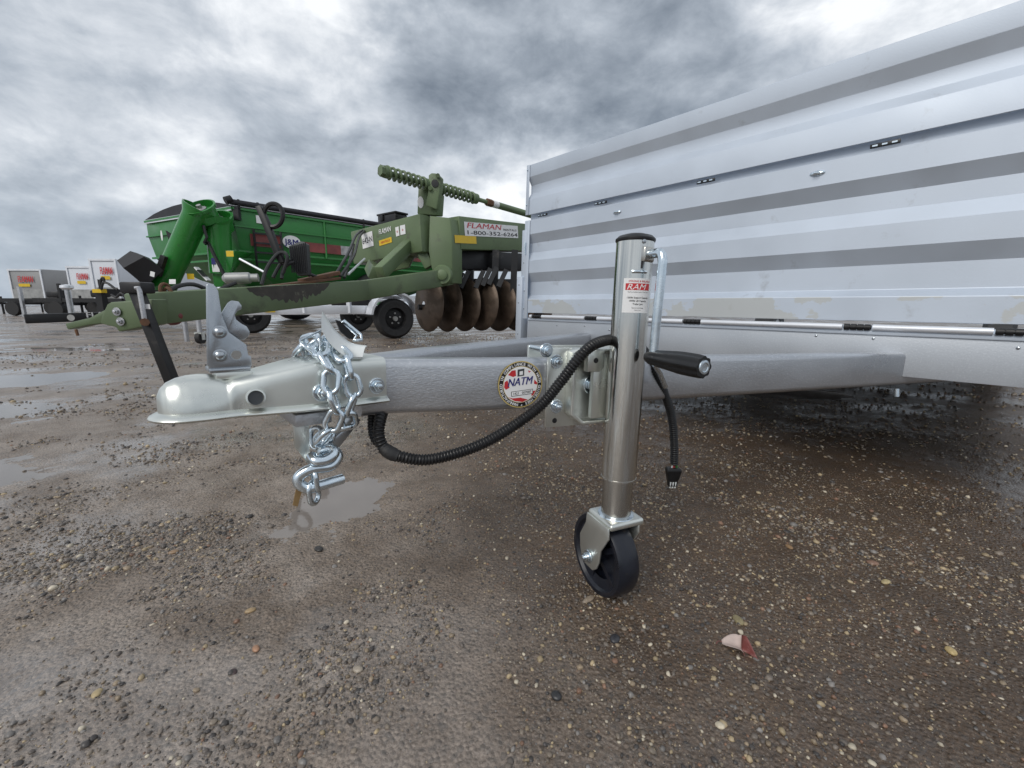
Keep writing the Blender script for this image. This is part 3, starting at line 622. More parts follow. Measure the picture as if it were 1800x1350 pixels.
# ---- jack
JG = MTi @ WG; JA, JL, JB = JG.x, JG.y, JG.z
def jz(k): return JB+k
JK = inst(None, 'jack', TR) if False else None
JK = lpart('jack', MB().lathe([(.0255, jz(.232)), (.0300, jz(.232)), (.0300, jz(.636)), (.0255, jz(.636))], Matrix.Translation((JA, JL, 0)), 48, closed=True), JACKM, TR, smooth=50)
JM = Matrix.Translation((JA, JL, 0))
lpart('inner_tube', MB().lathe([(.0262, jz(.150)), (.0262, jz(.240))], JM, 40), JACKI, JK)
lpart('tube_lip', MB().lathe([(.0262, jz(.231)), (.0306, jz(.2315)), (.0306, jz(.2345)), (.0262, jz(.235))], JM, 40, closed=True), JACKM, JK)
lpart('cap', MB().lathe([(.0308, jz(.6335)), (.0318, jz(.6355)), (.0316, jz(.6385)), (.027, jz(.643)), (.015, jz(.6465)), (.0005, jz(.6475))], JM, 40), BLACKP, JK)
# direction from jack to camera in the trailer's floor plane
cl = MTi @ C; tocam = Vector((cl.x-JA, cl.y-JL, 0)).normalized(); side = Vector((tocam.y, -tocam.x, 0))
side = side if (MT.to_3x3() @ side).x > 0 else -side         # points to picture right
def jdir(deg): return (tocam*math.cos(rad(deg))+side*math.sin(rad(deg))).normalized()    # deg>0: picture right
def on_tube(deg, k, r=.0300): return Vector((JA, JL, jz(k)))+jdir(deg)*r
CR = jdir(44)        # crank axis
sh0 = Vector((JA, JL, jz(.612)))
mb = MB(); mb.loft([[sh0+CR*.024+jdir(44+90)*(a*.013)+Vector((0, 0, b*.013)) for a, b in ((-1, -1), (1, -1), (1, 1), (-1, 1))], [sh0+CR*.034+jdir(44+90)*(a*.0105)+Vector((0, 0, b*.0105)) for a, b in ((-1, -1), (1, -1), (1, 1), (-1, 1))]])
lpart('crank_boss', mb, JACKI, JK, bevel=.002)
A0 = sh0+CR*.052; down = Vector((0, 0, -1))
arm = [sh0+CR*.030, sh0+CR*.042, A0+Vector((0, 0, -.001))+CR*.003, A0+CR*.008+down*.012, A0+CR*.008+down*.03, A0+CR*.006+down*.10, A0+CR*.005+down*.160]
AR = lpart('crank_arm', MB().tube(spline(arm, 5), .0072, 14), CHAINM, JK)
H0 = A0+CR*.004+down*.160
hm = []
for i in range(15):
    t = i/14; r = .0105+.0055*min(1, t*1.6)-.001*max(0, t-.9)*10
    if t == 0: r = .0075
    c = H0+CR*(-.012+.106*t)+down*(.004*t); s1 = jdir(44+90); ring = []
    for k in range(48):
        a = 2*math.pi*k/48; rr = r*(1+(.07 if t > .08 else 0)*math.cos(8*a)); ring.append(c+s1*(rr*math.cos(a))+Vector((0, 0, 1))*(rr*math.sin(a)))
    hm.append(ring)
HD = lpart('crank_handle', MB().loft(hm), BLACKP, JK, smooth=60)
HE = frame(H0+CR*.094+down*.004, (0, 0, 1), CR)
lpart('handle_pin', MB().lathe([(.0105, 0), (.0100, .0015), (.0070, .0018), (.0060, .0008), (.0001, .0004)], HE, 24), CHAINM, JK)
# weld slot, screw, weld bead
lpart('slot_pin', MB().tube([on_tube(a, .585, .0304) for a in range(-4, 42, 5)], .0026, 8), CHAINM, JK)
lpart('slot_hole', MB().box(on_tube(24, .596, .0297), (.003, .003, .012)), INK, JK)
inst(RIVET, 'screw', JK, frame(on_tube(26, .631, .0300), (0, 0, 1), jdir(26)))
# sticker wrapped on the tube
def wrap(mb, vs, fs, deg0, k0, r): return mb.add([Vector((JA, JL, jz(k0)+y))+jdir(deg0+math.degrees(x/.0300))*r for x, y in vs], fs)
def wrapq(mb, x0, x1, y0, y1, deg0, k0, r, n=14):
    vs = [(x0+(x1-x0)*i/n, y) for y in (y0, y1) for i in range(n+1)]; return wrap(mb, vs, [(i, i+1, n+2+i, n+1+i) for i in range(n)], deg0, k0, r)
D0, K0 = 12, .5585
kb, kt = .521, .575
mb = MB(); wrapq(mb, -.020, .026, kb-K0, kt-K0, D0, K0, .0304); lpart('sticker', mb, STK, JK)
mb = MB(); wrapq(mb, -.0165, .024, -.002, .0085, D0, K0, .0306); lpart('sticker_panel', mb, RED, JK)
mb = MB(); vs, fs = text2d('RAM', .0125, .006, .3, 'LEFT', 1.18); wrap(mb, [(x-.0150, y-.0012) for x, y in vs], fs, D0, K0, .0308); lpart('sticker_lettering', mb, STK, JK)
mb = MB(); vs, fs = text2d('STRONG & RELIABLE', .0042, .01, .2, 'LEFT', .95); wrap(mb, [(x-.0125, y+.0104) for x, y in vs], fs, D0, K0, .0307); lpart('sticker_lettering', mb, RED, JK)
mb = MB()
for s_, sz, yy, sx in (('The Most Reliable Name In Trailer Jacks', .0022, -.0058, .95), ('1200lb Support Capacity', .0038, -.0150, .95), ('1000lb Lift Capacity', .0038, -.0200, .95), ('Trailer Jack', .0038, -.0250, .95), ('Patented Swivel Design', .0020, -.0305, 1), ('Made to Last', .0020, -.0340, 1)):
    vs, fs = text2d(s_, sz, .012, 0, 'CENTER', sx); wrap(mb, [(x+.0045, y+yy) for x, y in vs], fs, D0, K0, .0307)
lpart('sticker_lettering', mb, INK, JK)
# fork and wheel (wheel axis runs along world x)
R3 = MT.to_3x3().inverted()
WXd = (R3 @ Vector((.92, .39, 0))).normalized(); WYd = (R3 @ Vector((-.39, .92, 0))).normalized(); UPd = Vector((0, 0, 1))
SC0 = Vector((JA, JL, JB+.0775)); WC = SC0+WYd*.018-WXd*.006
WM = frame(WC, UPd, -WXd)
ww = .021
prof = [(.045, -ww*.55), (.062, -ww*.75), (.066, -ww), (.0735, -ww), (.0765, -ww*.72), (.0768, 0), (.0765, ww*.72), (.0735, ww), (.066, ww), (.062, ww*.75), (.045, ww*.55)]
WL = lpart('caster_wheel', MB().lathe(prof+[(.060, .004), (.060, -.004)], WM, 48, closed=True), NYLON, JK, smooth=35)
mb = MB(); mb.lathe([(.012, -ww), (.017, -ww), (.017, ww), (.012, ww)], WM, 24, closed=True)
for k in range(5):
    a = 2*math.pi*k/5+.3; d = WM.to_3x3() @ Vector((math.cos(a), math.sin(a), 0)); mb.bar(WC+d*.014, WC+d*.061, .010, .030, WM.to_3x3() @ Vector((0, 0, 1)))
mb.lathe([(.012, -.002), (.062, -.002), (.062, .002), (.012, .002)], WM, 32, closed=True)
lpart('wheel_hub', mb, NYLON, JK, smooth=35)
ear = [(-.033, .080), (.033, .080), (.035, .060), (.034, .028), (.031, .004), (.025, -.011), (.013, -.021), (-.013, -.021), (-.025, -.011), (-.031, .004), (-.034, .028), (-.035, .060)]
for s in (-1, 1): lpart('fork_ear', MB().prism([(WC if b < .05 else SC0-WXd*.006)+WXd*(s*.0300)+WYd*a+UPd*b for a, b in ear], WXd*(s*.004)), ZINCP, JK, bevel=.0016)
mb = MB(); mb.prism([SC0-WXd*.006*0+WXd*a+WYd*b+UPd*.073 for a, b in ((-.0360, -.036), (.0360, -.036), (.0360, .036), (-.0360, .036))], UPd*.013)
lpart('fork_crown', mb, ZINCP, JK, bevel=.005, bseg=4)
lpart('weld_ring', MB().lathe([(.026, JB+.157), (.0335, JB+.1605), (.0315, JB+.1645), (.026, JB+.166)], JM, 36), CHAINM, JK)
inst(BOLT, 'axle_bolt', JK, frame(WC-WXd*.0342, UPd, -WXd)); inst(BOLT, 'axle_bolt', JK, frame(WC+WXd*.0342, UPd, WXd))
# ---- jack bracket clamped to the near rail
tv = Vector((.936, -.352, 0)); mv = Vector((.352, .936, 0))       # along the rail (towards the coupler), outward from it
def bp(t, m, z): return BC+tv*t+mv*m+Vector((0, 0, z))
raill = .3145+(JA-.55)/(.90-.55)*(.182-.3145) if JA < .9 else .182-(JA-.9)*.37
BC = Vector((JA, raill, RT_TOP-RH/2)); BC = BC+tv*(-.006)
zt, zb = .064, -.078
m0 = .0265
BR = lpart('jack_bracket', MB().prism([bp(a, m0, b) for a, b in ((-.085, zb), (.092, zb), (.092, zt-.008), (.084, zt), (-.078, zt), (-.085, zt-.008))], mv*.005), ZINCP, TR, bevel=.0012)
lpart('back_plate', MB().prism([bp(a, -.0315, b) for a, b in ((-.085, zb), (.104, zb), (.104, zt), (-.085, zt))], mv*.005), ZINCP, TR, bevel=.001)
mb = MB(); rim = [(-.060, -.070), (.034, -.070), (.056, -.052), (.056, .058), (.046, .064), (-.060, .064)]
inn = [(x*.90-.0005, z*.92) for x, z in rim]; n = len(rim); d = .026
vs = [bp(x, m0+.005, z) for x, z in rim]+[bp(x, m0+.005+d, z) for x, z in rim]+[bp(x, m0+.005+d, z) for x, z in inn]+[bp(x, m0+.011, z) for x, z in inn]
fs = [(k*n+i, k*n+(i+1) % n, (k+1)*n+(i+1) % n, (k+1)*n+i) for k in range(3) for i in range(n)]+[[3*n+i for i in range(n)], [i for i in range(n)][::-1]]
mb.add(vs, fs); PAN = lpart('swivel_pan', mb, ZINCP, BR, bevel=.0015)
lpart('pan_tab', MB().prism([bp(a, m0+.02, b) for a, b in ((-.004, .062), (.030, .062), (.030, .024), (.004, .024), (-.004, .032))], mv*.014), ZINCP, BR, bevel=.002)
BM = lambda t, m, z: frame(bp(t, m, z), (0, 0, 1), mv)
for t, z in ((.076, .040), (.072, -.040), (-.075, -.035), (-.075, .045)): inst(BOLT, 'bolt', BR, BM(t, m0+.005, z))
BIG = bolt_mesh('pivot_bolt', CHAINM, .012, .014); inst(BIG, 'pivot_bolt', BR, BM(.006, m0+.011, -.002))
HOLE = MB().lathe([(.0001, .0006), (.0045, .0006), (.0048, 0)], Matrix.Identity(4), 14).mesh('hole', INK)
for t, m, z in ((.074, m0+.0052, .000), (.074, m0+.0052, -.066), (.040, m0+.0112, .046), (.014, m0+.0342, .044)): inst(HOLE, 'hole', BR, BM(t, m, z))
lpart('clamp_stud', MB().cyl(bp(.098, -.03, zt-.004), bp(.098, .05, zt-.004), .005, 12), CHAINM, BR)
inst(BOLT, 'bolt', BR, BM(.098, m0+.008, zt-.004))
lpart('swivel_plate', MB().prism([bp(a, m0+.022, b) for a, b in ((-.030, -.060), (.016, -.060), (.016, .055), (-.030, .055))], mv*.010), ZINCP, BR, bevel=.001)
lpart('lock_pin', MB().tube([onl(u, v, JL+.01) for u, v in ((1150, 640), (1160, 655), (1170, 680))], .005, 8), CHAINM, BR)
# ---- compliance decal on the near rail
def rail_hit(u, v):
    nrm = (MT.to_3x3() @ Vector((.40, .9165, 0))).normalized(); return MTi @ hit(u, v, MT @ Vector((1.10, .108+.0262, RT_TOP)), nrm)
dn = Vector((.40, .9165, 0)); DC = rail_hit(926, 669)
# find the true outer face there
def rail_outer(a):
    ctr = [(.55, .3145), (.90, .182), (1.04, .1290), (1.13, .088), (1.20, .055)]
    for (a0, l0), (a1, l1) in zip(ctr, ctr[1:]):
        if a0 <= a <= a1: return l0+(l1-l0)*(a-a0)/(a1-a0)
    return .05
dn = Vector((rail_outer(1.0)-rail_outer(1.08), .08, 0)).normalized()
best = min(np.linspace(.92, 1.15, 200), key=lambda a: abs((MTi @ hit(926, 669, MT @ Vector((a, rail_outer(a), -.116))+MT.to_3x3() @ (dn*.0262), MT.to_3x3() @ dn)).x-a))
DC = Vector((best, rail_outer(best), RT_TOP-RH/2+.001))+dn*.0262
DX = Vector((-dn.y, dn.x, 0))           # picture right
DM = frame(DC, DX, dn)
def ring2(mb, r0, r1, z, n=48): return mb.add([DM @ Vector((r*math.cos(2*math.pi*k/n), r*math.sin(2*math.pi*k/n), z)) for r in (r0, r1) for k in range(n)], [(k, (k+1) % n, n+(k+1) % n, n+k) for k in range(n)])
def disk2(mb, r, z, n=48): return mb.add([DM @ Vector((r*math.cos(2*math.pi*k/n), r*math.sin(2*math.pi*k/n), z)) for k in range(n)], [list(range(n))])
DR = .0405
DEC = lpart('decal', disk2(MB(), DR, .0006), GOLD, TR, label='round red white and blue compliance decal')
lpart('decal_ring', disk2(MB(), DR*.955, .0008), INK, DEC); lpart('decal_ring', disk2(MB(), DR*.785, .0010), GOLD, DEC); lpart('decal_field', disk2(MB(), DR*.765, .0012), STK, DEC)
mb = MB()
def patch(pts): mb.add([DM @ Vector((x*DR, y*DR, .0014)) for x, y in pts], [list(range(len(pts)))])
patch([(-.58, .42), (-.42, .60), (-.25, .62), (-.22, .38), (-.35, .33)]); patch([(.62, .20), (.76, .05), (.74, -.02), (.60, .02)]); patch([(-.72, .12), (-.60, .20), (-.50, -.12), (-.66, -.20), (-.74, -.1)])
patch([(-.55, -.52), (-.35, -.58), (0, -.56), (.35, -.66), (.1, -.75), (-.25, -.70)]); patch([(.52, -.30), (.70, -.28), (.58, -.48), (.50, -.50)]); patch([(.30, .60), (.45, .55), (.36, .50)])
lpart('decal_print', mb, RED, DEC)
mb = MB(); mb.add([DM @ Vector((x*DR, y*DR, .0014)) for x, y in ((-.16, .34), (.14, .38), (.14, .68), (-.16, .64))], [(0, 1, 2, 3)]); lpart('decal_print', mb, RADI, DEC)
mb = MB(); mb.add([DM @ Vector((x*DR, y*DR, .0016)) for x, y in ((-.07, .40), (.08, .42), (.08, .58), (-.07, .56))], [(0, 1, 2, 3)])
text_on(mb, 'MANUF', DM, .001) if False else None
txt = 'MANUFACTURED IN COMPLIANCE WITH NATM GUIDELINES * '
for i, ch in enumerate(txt):
    if ch == ' ': continue
    ang = math.radians(-100-360*i/len(txt)); rr = DR*.812
    Mx = DM @ Matrix.Rotation(ang-math.pi/2, 4, 'Z') @ Matrix.Translation((0, rr, .0011)); text_on(mb, ch, Mx, .0070, .02, 0, 'CENTER', .95)
lpart('decal_lettering', mb, STK, DEC)
mb = MB(); text_on(mb, 'NATM', DM @ Matrix.Translation((-.002, -.001, .0018)) @ Matrix.Rotation(.10, 4, 'Z'), .019, .012, .35, 'CENTER', 1.0, width=.047); lpart('decal_lettering', mb, NAVY, DEC)
mb = MB(); decal(mb, DM @ Matrix.Translation((.003, -.0142, 0)) @ Matrix.Rotation(.10, 4, 'Z'), .040, .0085, .0016); lpart('decal_print', mb, INK, DEC)
mb = MB(); decal(mb, DM @ Matrix.Translation((.003, -.0142, 0)) @ Matrix.Rotation(.10, 4, 'Z'), .038, .0068, .0018); lpart('decal_print', mb, STK, DEC)
mb = MB(); text_on(mb, '1421   007087', DM @ Matrix.Translation((.003, -.0162, .0020)) @ Matrix.Rotation(.10, 4, 'Z'), .006, .01, 0, 'CENTER', 1, width=.033); lpart('decal_lettering', mb, INK, DEC)

# ================================================================== SAFETY CHAIN
SC = thing('safety_chain', 'bright zinc safety chain looped over the coupler with open hooks hanging below', 'chain', MT @ Matrix.Translation(onl(575, 640, 0)))
SCi = Matrix.Translation(-onl(575, 640, 0))
LEN, WID, WR = .040, .0275, .0040
hl = LEN/2-WID/2; rw = WID/2-WR
lp = [Vector((hl+rw*math.cos(a), rw*math.sin(a), 0)) for a in np.linspace(-math.pi/2, math.pi/2, 10)]+[Vector((-hl+rw*math.cos(a), rw*math.sin(a), 0)) for a in np.linspace(math.pi/2, 3*math.pi/2, 10)]
LINK = MB().tube(lp, WR, 9, closed=True).mesh('link', CHAINM, smooth=80)
def chain(pts, roll0=.6):
    P = resample(spline(pts, 10), LEN-2*WR-.0015); ref = Vector((.2, 1, .3)).normalized()
    for i in range(len(P)-1):
        t = (P[i+1]-P[i]).normalized(); c = (P[i]+P[i+1])/2; n = (ref-t*ref.dot(t)).normalized()
        a = roll0+(i % 2)*math.pi/2+random.uniform(-.25, .25); n = Matrix.Rotation(a, 3, t) @ n; b = n.cross(t)
        M = Matrix(((t.x, b.x, n.x, c.x), (t.y, b.y, n.y, c.y), (t.z, b.z, n.z, c.z), (0, 0, 0, 1)))
        inst(LINK, 'link', SC, SCi @ M)
def k4(x, y, l): return onl(*c4(x, y), l)
chain([k4(900, 500, -.075), k4(870, 450, -.06), k4(910, 400, -.03), k4(1000, 375, .0), k4(1010, 420, .035), k4(1020, 500, .062), k4(1078, 570, .070), k4(1062, 680, .072), k4(1105, 780, .072), k4(1070, 870, .066), k4(1020, 930, .055), k4(985, 985, .045)], .5)
chain([k4(960, 470, -.07), k4(985, 410, -.03), k4(1060, 375, .0), k4(1095, 420, .035), k4(1120, 470, .060), k4(1190, 520, .066), k4(1165, 620, .072), k4(1203, 700, .073), k4(1160, 800, .070), k4(1190, 855, .06), k4(1110, 890, .045), k4(1010, 920, .030), k4(985, 1000, .02)], .1)
chain([k4(1010, 480, .0), k4(1050, 430, .01), k4(1095, 395, .0), k4(1060, 370, -.03), k4(1000, 400, -.05), k4(930, 470, -.06)], 1.2)
chain([k4(980, 880, .01), k4(965, 930, .015), k4(985, 980, .02), k4(1030, 1010, .025)], .9)
def hook(pts, r, name='hook'):
    lpart(name, MB().tube([SCi @ p for p in spline(pts, 8)], r, 12), CHAINM, SC, smooth=80)
hook([k4(955, 1030, .05), k4(980, 1060, .062), k4(1040, 1055, .066), k4(1085, 1020, .064), k4(1070, 990, .055), k4(1020, 1005, .045), k4(1000, 1045, .040), k4(960, 1090, .045)], .0072)
hook([k4(1085, 1000, .05), k4(1105, 1040, .052), k4(1060, 1090, .055), k4(960, 1105, .055), k4(890, 1145, .05), k4(885, 1185, .05), k4(930, 1215, .052), k4(1000, 1200, .055), k4(1070, 1180, .055), k4(1130, 1162, .052)], .0078)
for cc, ry in (((975, 1170), .1), ((968, 1240), .9)):
    c = k4(*cc, .052); inst(LINK, 'link', SC, SCi @ Matrix.Translation(c) @ Matrix.Rotation(rad(95), 4, 'Y') @ Matrix.Rotation(ry, 4, 'X') @ Matrix.Scale(1.0, 4))
# white plastic strap lying over the chain
PS = thing('chain_strap', 'curled white plastic strap with wire buckle lying on top of the chain', 'strap', MT @ Matrix.Translation(k4(1130, 400, .02)))
PSi = Matrix.Translation(-k4(1130, 400, .02))
top = spline([k4(1018, 215, .0), k4(1050, 262, .004), k4(1100, 330, .010), k4(1180, 392, .016), k4(1270, 410, .022)], 5)
bot = spline([k4(1012, 318, .046), k4(1045, 372, .048), k4(1090, 425, .050), k4(1155, 470, .052), k4(1245, 474, .056)], 5)
rows = []
for a, b in zip(top, bot):
    n = Vector((.25, .6, .75)).normalized(); r = []
    for t in np.linspace(0, 1, 7): r.append(PSi @ (a.lerp(b, t)+n*(.007*math.sin(math.pi*t))))
    rows.append([*r]+[p-n*.0022 for p in r[::-1]])
lpart('band', MB().loft(rows), WHITEP, PS, smooth=60)
lpart('buckle', MB().tube([PSi @ p for p in [k4(1108, 282, -.015), k4(1140, 270, -.012), k4(1190, 312, -.008), k4(1235, 348, 0), k4(1238, 378, .006), k4(1195, 380, .004), k4(1210, 355, -.004), k4(1160, 308, -.012)]], .0026, 8, closed=True), CHAINM, PS, smooth=80)
lpart('wire_bail', MB().tube([PSi @ p for p in [k4(1008, 325, .03), k4(890, 382, .02), k4(900, 400, .035), k4(985, 470, .045), k4(1000, 440, .03)]], .0022, 8, closed=True), CHAINM, PS, smooth=80)
lpart('slot_lining', MB().prism([PSi @ k4(*p, -.004) for p in ((1095, 265), (1120, 272), (1180, 330), (1205, 372), (1170, 372), (1120, 330))], (0, -.004, 0)), BLACKP, PS)
# small brown paper tag on the hook
o = lpart('paper_tag', MB().prism([k4(*p, .045) for p in ((870, 1215), (905, 1222), (878, 1320), (850, 1312))], (0, -.001, 0)), TAGM, None); o.matrix_world = MT
tag(o, 'small brown paper tag hanging beside the lowest chain hook', 'tag')
# ================================================================== WIRING HARNESS
WH = thing('wiring_harness', 'black corrugated wiring conduit looping under the tongue to a flat plug', 'cable', MT @ Matrix.Translation(onl(850, 780, .12)))
WHi = Matrix.Translation(-onl(850, 780, .12))
def conduit(pts, r, pitch=.0052):
    P = resample(spline(pts, 14), pitch/4); R = [r*(1+.10*math.copysign(abs(math.sin(2*math.pi*i/4+.4))**.6, math.sin(2*math.pi*i/4+.4))) for i in range(len(P))]
    return MB().tube([WHi @ p for p in P], R, 14)
jf = JL-.005
lpart('conduit', conduit([onl(675, 715, .03), onl(668, 740, .05), onl(666, 765, .06), onl(678, 792, .07), onl(705, 803, .085), onl(760, 807, .105), onl(850, 779, .145), onl(940, 722, .185), onl(985, 672, .215), onl(1015, 632, .235), onl(1045, 605, .245), onl(1085, 596, .245), onl(1120, 600, .240)], .0088), BLACKP, WH, smooth=30)
lpart('conduit', conduit([onl(654, 720, .02), onl(653, 750, .03), onl(660, 775, .05), onl(685, 795, .072)], .0060), BLACKP, WH, smooth=30)
lpart('tape_wrap', MB().tube([WHi @ p for p in spline([onl(672, 786, .066), onl(686, 796, .075), onl(700, 802, .083)], 5)], [.0098]*3+[.0108]*5+[.0098]*3, 14), RUBBER, WH)
lpart('conduit', conduit([onl(1120, 600, .240), onl(1146, 635, .250), onl(1153, 655, .255), onl(1166, 685, .26), onl(1180, 730, .262), onl(1185, 775, .262), onl(1185, 816, .262)], .0080), BLACKP, WH, smooth=30)
pc = onl(1184, 822, .262)
PLUG = MB(); sdv = (R3 @ Vector((1, 0, 0))).normalized(); fdv = (R3 @ Vector((0, 1, 0))).normalized()
def ring4(c, w, d): return [WHi @ (c+sdv*(a*w)+fdv*(b*d)) for a, b in ((-1, -1), (1, -1), (1, 1), (-1, 1))]
PLUG.loft([ring4(pc+Vector((0, 0, z)), w, d) for z, w, d in ((0, .013, .008), (-.004, .0155, .009), (-.0075, .0155, .009), (-.0085, .0150, .0085), (-.022, .0125, .0075), (-.030, .010, .006), (-.042, .0095, .006))])
PG = lpart('plug', PLUG, BLACKP, WH, bevel=.001)
for i, dx in enumerate((-.0055, 0, .0055)): lpart('pin', MB().cyl(WHi @ (pc+sdv*dx+Vector((0, 0, -.031))-fdv*.0055), WHi @ (pc+sdv*dx+Vector((0, 0, -.045))-fdv*.0035), .0019, 10), WHITEP, PG)
for dx, m_ in ((-.004, WHITEP), (0, RED), (.004, RUST), (.0075, GREEN)): lpart('wire', MB().cyl(WHi @ (pc+sdv*dx+Vector((0, 0, -.001))), WHi @ (pc+sdv*dx*.6+Vector((0, 0, .012))), .0016, 6), m_, WH)
# ================================================================== DRY LEAF
def leaf():
    g = gnd(1297, 1132); mb = MB(); rows = []
    for i in range(13):
        t = i/12; w = .0125*math.sin(math.pi*min(.98, t*.93+.05))**.7; r = []
        for j in range(9):
            s = j/4-1; x = -.024+.048*t; y = s*w*(1 if t < .6 else 1-.5*(t-.6)); z = .004+.010*abs(s)**1.6*math.sin(math.pi*t)+.006*math.sin(3.2*t+1)*t+(.004*s if t > .55 else 0)
            r.append(Vector((x, y-.010*t*t, z)))
        rows.append(r)
    m = mat('dry_leaf', (.50, .40, .36), .6, 0, .2, 60, .3, 200, dirt=(.30, .17, .14), dirt_amt=.1, dirt_scale=60); m2 = mat('maroon_leaf_underside', (.17, .045, .04), .5, 0, .3, 60, .3, 200, dirt=(.36, .22, .20), dirt_amt=.15, dirt_scale=70)
    mb.grid(rows[:8]); o = lpart('dry_leaf', mb, m, None, smooth=70)
    tip = MB(); tip.grid([[Vector((p.x, p.y-.003*k, max(.001, p.z+(.010*(j-4)/4 if k else 0)-.001*k))) for j, p in enumerate(r)] for k, r in enumerate(rows[7:])])
    t = lpart('folded_tip', tip, m2, o, smooth=70); st = lpart('stem', MB().tube([Vector((-.024, 0, .004)), Vector((-.029, .001, .003)), Vector((-.033, -.004, .001))], .0006, 6), m2, o)
    for q in (o, t): md = q.modifiers.new('thickness', 'SOLIDIFY'); md.thickness = .0006
    o.location = (g.x, g.y, float(terrain(np.array([g.x]), np.array([g.y]), 0)[0])-.001); o.rotation_euler = (.25, .05, -.25)
    tag(o, 'curled pinkish dry leaf lying on the dirt right of the jack wheel', 'leaf')
leaf()

# ================================================================== OLIVE DISC HARROW
def wp(u, v, Y): return atY(u, v, Y)
hb = wp(500, 510, 3.2); HR = thing('disc_harrow', 'olive green disc harrow with long worn drawbar and spring rod, behind the trailer tongue', 'disc harrow', Matrix.Translation((hb.x, hb.y, 0)))
HX = Vector((.53, .848, 0)).normalized(); HY = Vector((-HX.y, HX.x, 0))      # along the drawbar away from the camera; across to the far left
def hp(name, mb, m, parent=None, **k): return wpart(name, mb, m, HR, parent, **k)
d0 = wp(235, 545, 2.17); d1 = wp(640, 510, 3.72); d2 = wp(790, 486, 4.42)
hp('drawbar', MB().bar(d0, d1, .12, .165).bar(d1, d2, .12, .165), OLIVEW, bevel=.012)
HP = hp('hitch_plate', MB().prism([wp(*c1(*p), 2.08) for p in ((845, 965), (870, 950), (1200, 925), (1200, 1130), (935, 1185), (915, 1150), (790, 1120), (800, 1060))], Vector((0, .10, 0))), OLIVEW, bevel=.008)
hp('hitch_tongue', MB().prism([wp(*c1(*p), 2.10) for p in ((512, 1118), (700, 1075), (845, 1000), (880, 1010), (880, 1110), (700, 1130), (530, 1168))], Vector((.01, .05, 0))), RUST if False else OLIVEW, bevel=.006)
HB = bolt_mesh('hitch_bolt', GALV, .014, .014)
for p in ((925, 1025), (955, 1103)):
    q = wp(*c1(*p), 2.075); inst(HB, 'bolt', HR, INV[HR.name] @ frame(q, (0, 0, 1), (0, -1, 0)))
hp('cotter', MB().cyl(wp(*c1(600, 1165), 2.08), wp(*c1(616, 1215), 2.08), .006, 8), RUST)
# parking leg
lg0 = wp(238, 506, 1.97); lg1 = wp(326, 730, 1.97); lg1.z = 0; lgm = lg0.lerp(lg1, .76)
LG = hp('parking_leg', MB().bar(lg0, lgm, .046, .046, (0, 1, 0)), BLACKM, bevel=.006)
hp('leg_inner', MB().bar(lgm, lg1, .04, .04, (0, 1, 0)), GALV, LG); hp('leg_foot', MB().box((lg1.x, lg1.y, .008), (.14, .12, .012)), GALV, LG)
hp('leg_head', MB().box(lg0+Vector((.01, 0, .0)), (.10, .08, .05)), BLACKM, LG, bevel=.008); hp('leg_label', MB().box(wp(*c1(1165, 985), 1.943), (.025, .002, .022)), STK, LG)
hp('leg_crank', MB().tube([wp(*c1(1075, 840), 1.93), wp(*c1(1095, 835), 1.93), wp(*c1(1105, 870), 1.93), wp(*c1(1130, 1010), 1.93), wp(*c1(1145, 1105), 1.93)], .010, 8), GALV, LG)
hp('leg_nut', MB().cyl(wp(*c1(1146, 1108), 1.96), wp(*c1(1146, 1108), 1.91), .018, 8), RUST, LG)
# tow hook hanging on the bar
hk = [wp(*c2(*p), 2.32) for p in ((235, 860), (215, 920), (220, 975), (255, 1005), (300, 1000), (318, 965), (300, 950))]
hp('tow_hook', MB().tube(spline(hk, 5), .020, 10), RUST)
hp('hook_tip', MB().tube(spline(hk[3:], 5), .0225, 10), mat('hook_red', (.17, .035, .035), .5, 0, .3, 20))
for k, p in enumerate(((215, 770), (235, 800), (225, 835), (240, 865))):
    q = wp(*c2(*p), 2.30); hp('hook_link', MB().tube([q+Vector((.022*math.cos(a) if k % 2 else .010*math.cos(a), .02*math.cos(a) if not k % 2 else 0, .032*math.sin(a))) for a in np.linspace(0, 2*math.pi, 12, endpoint=False)], .009, 7, closed=True), RUST)
# worn dark patch with scraped plate on the bar top, hoses, guard
hp('bar_plate', MB().bar(wp(462, 511, 2.95)+Vector((0, 0, .02)), wp(590, 494, 3.45)+Vector((0, 0, .02)), .14, .02), RUST, bevel=.003)
dd = (d1-d0).normalized(); dn_ = dd.cross(Vector((0, 0, 1))).normalized(); dn_ = dn_ if dn_.y < 0 else -dn_
tp_ = []; bt_ = []
for i in range(41):
    t = .34+.40*i/40; c = d0.lerp(d1, t)+dn_*.0612; dp_ = (.105*math.sin(math.pi*i/40)**.6)*(.75+.5*random.random()); tp_.append(c+Vector((0, 0, .080))); bt_.append(c+Vector((0, 0, .080-dp_)))
hp('scuffed_patch', MB().grid([tp_, bt_]), mat('scuffed_bare_steel', (.055, .050, .042), .6, .2, .35, 14, .2, 60, dirt=(.20, .20, .15), dirt_amt=.12, dirt_scale=18))
hp('plank', MB().bar(wp(530, 494, 3.2), wp(592, 480, 3.45), .10, .03), RUST, bevel=.004)
hp('coupling', MB().lathe([(.015, -.10), (.035, -.08), (.035, .05), (.025, .06), (.025, .10)], frame(wp(423, 489, 2.75), (0, 0, 1), (.95, .3, .05)), 14), CHECK)
HM = mat('hydraulic_hose', (.02, .02, .022), .5, 0, .2, 10)
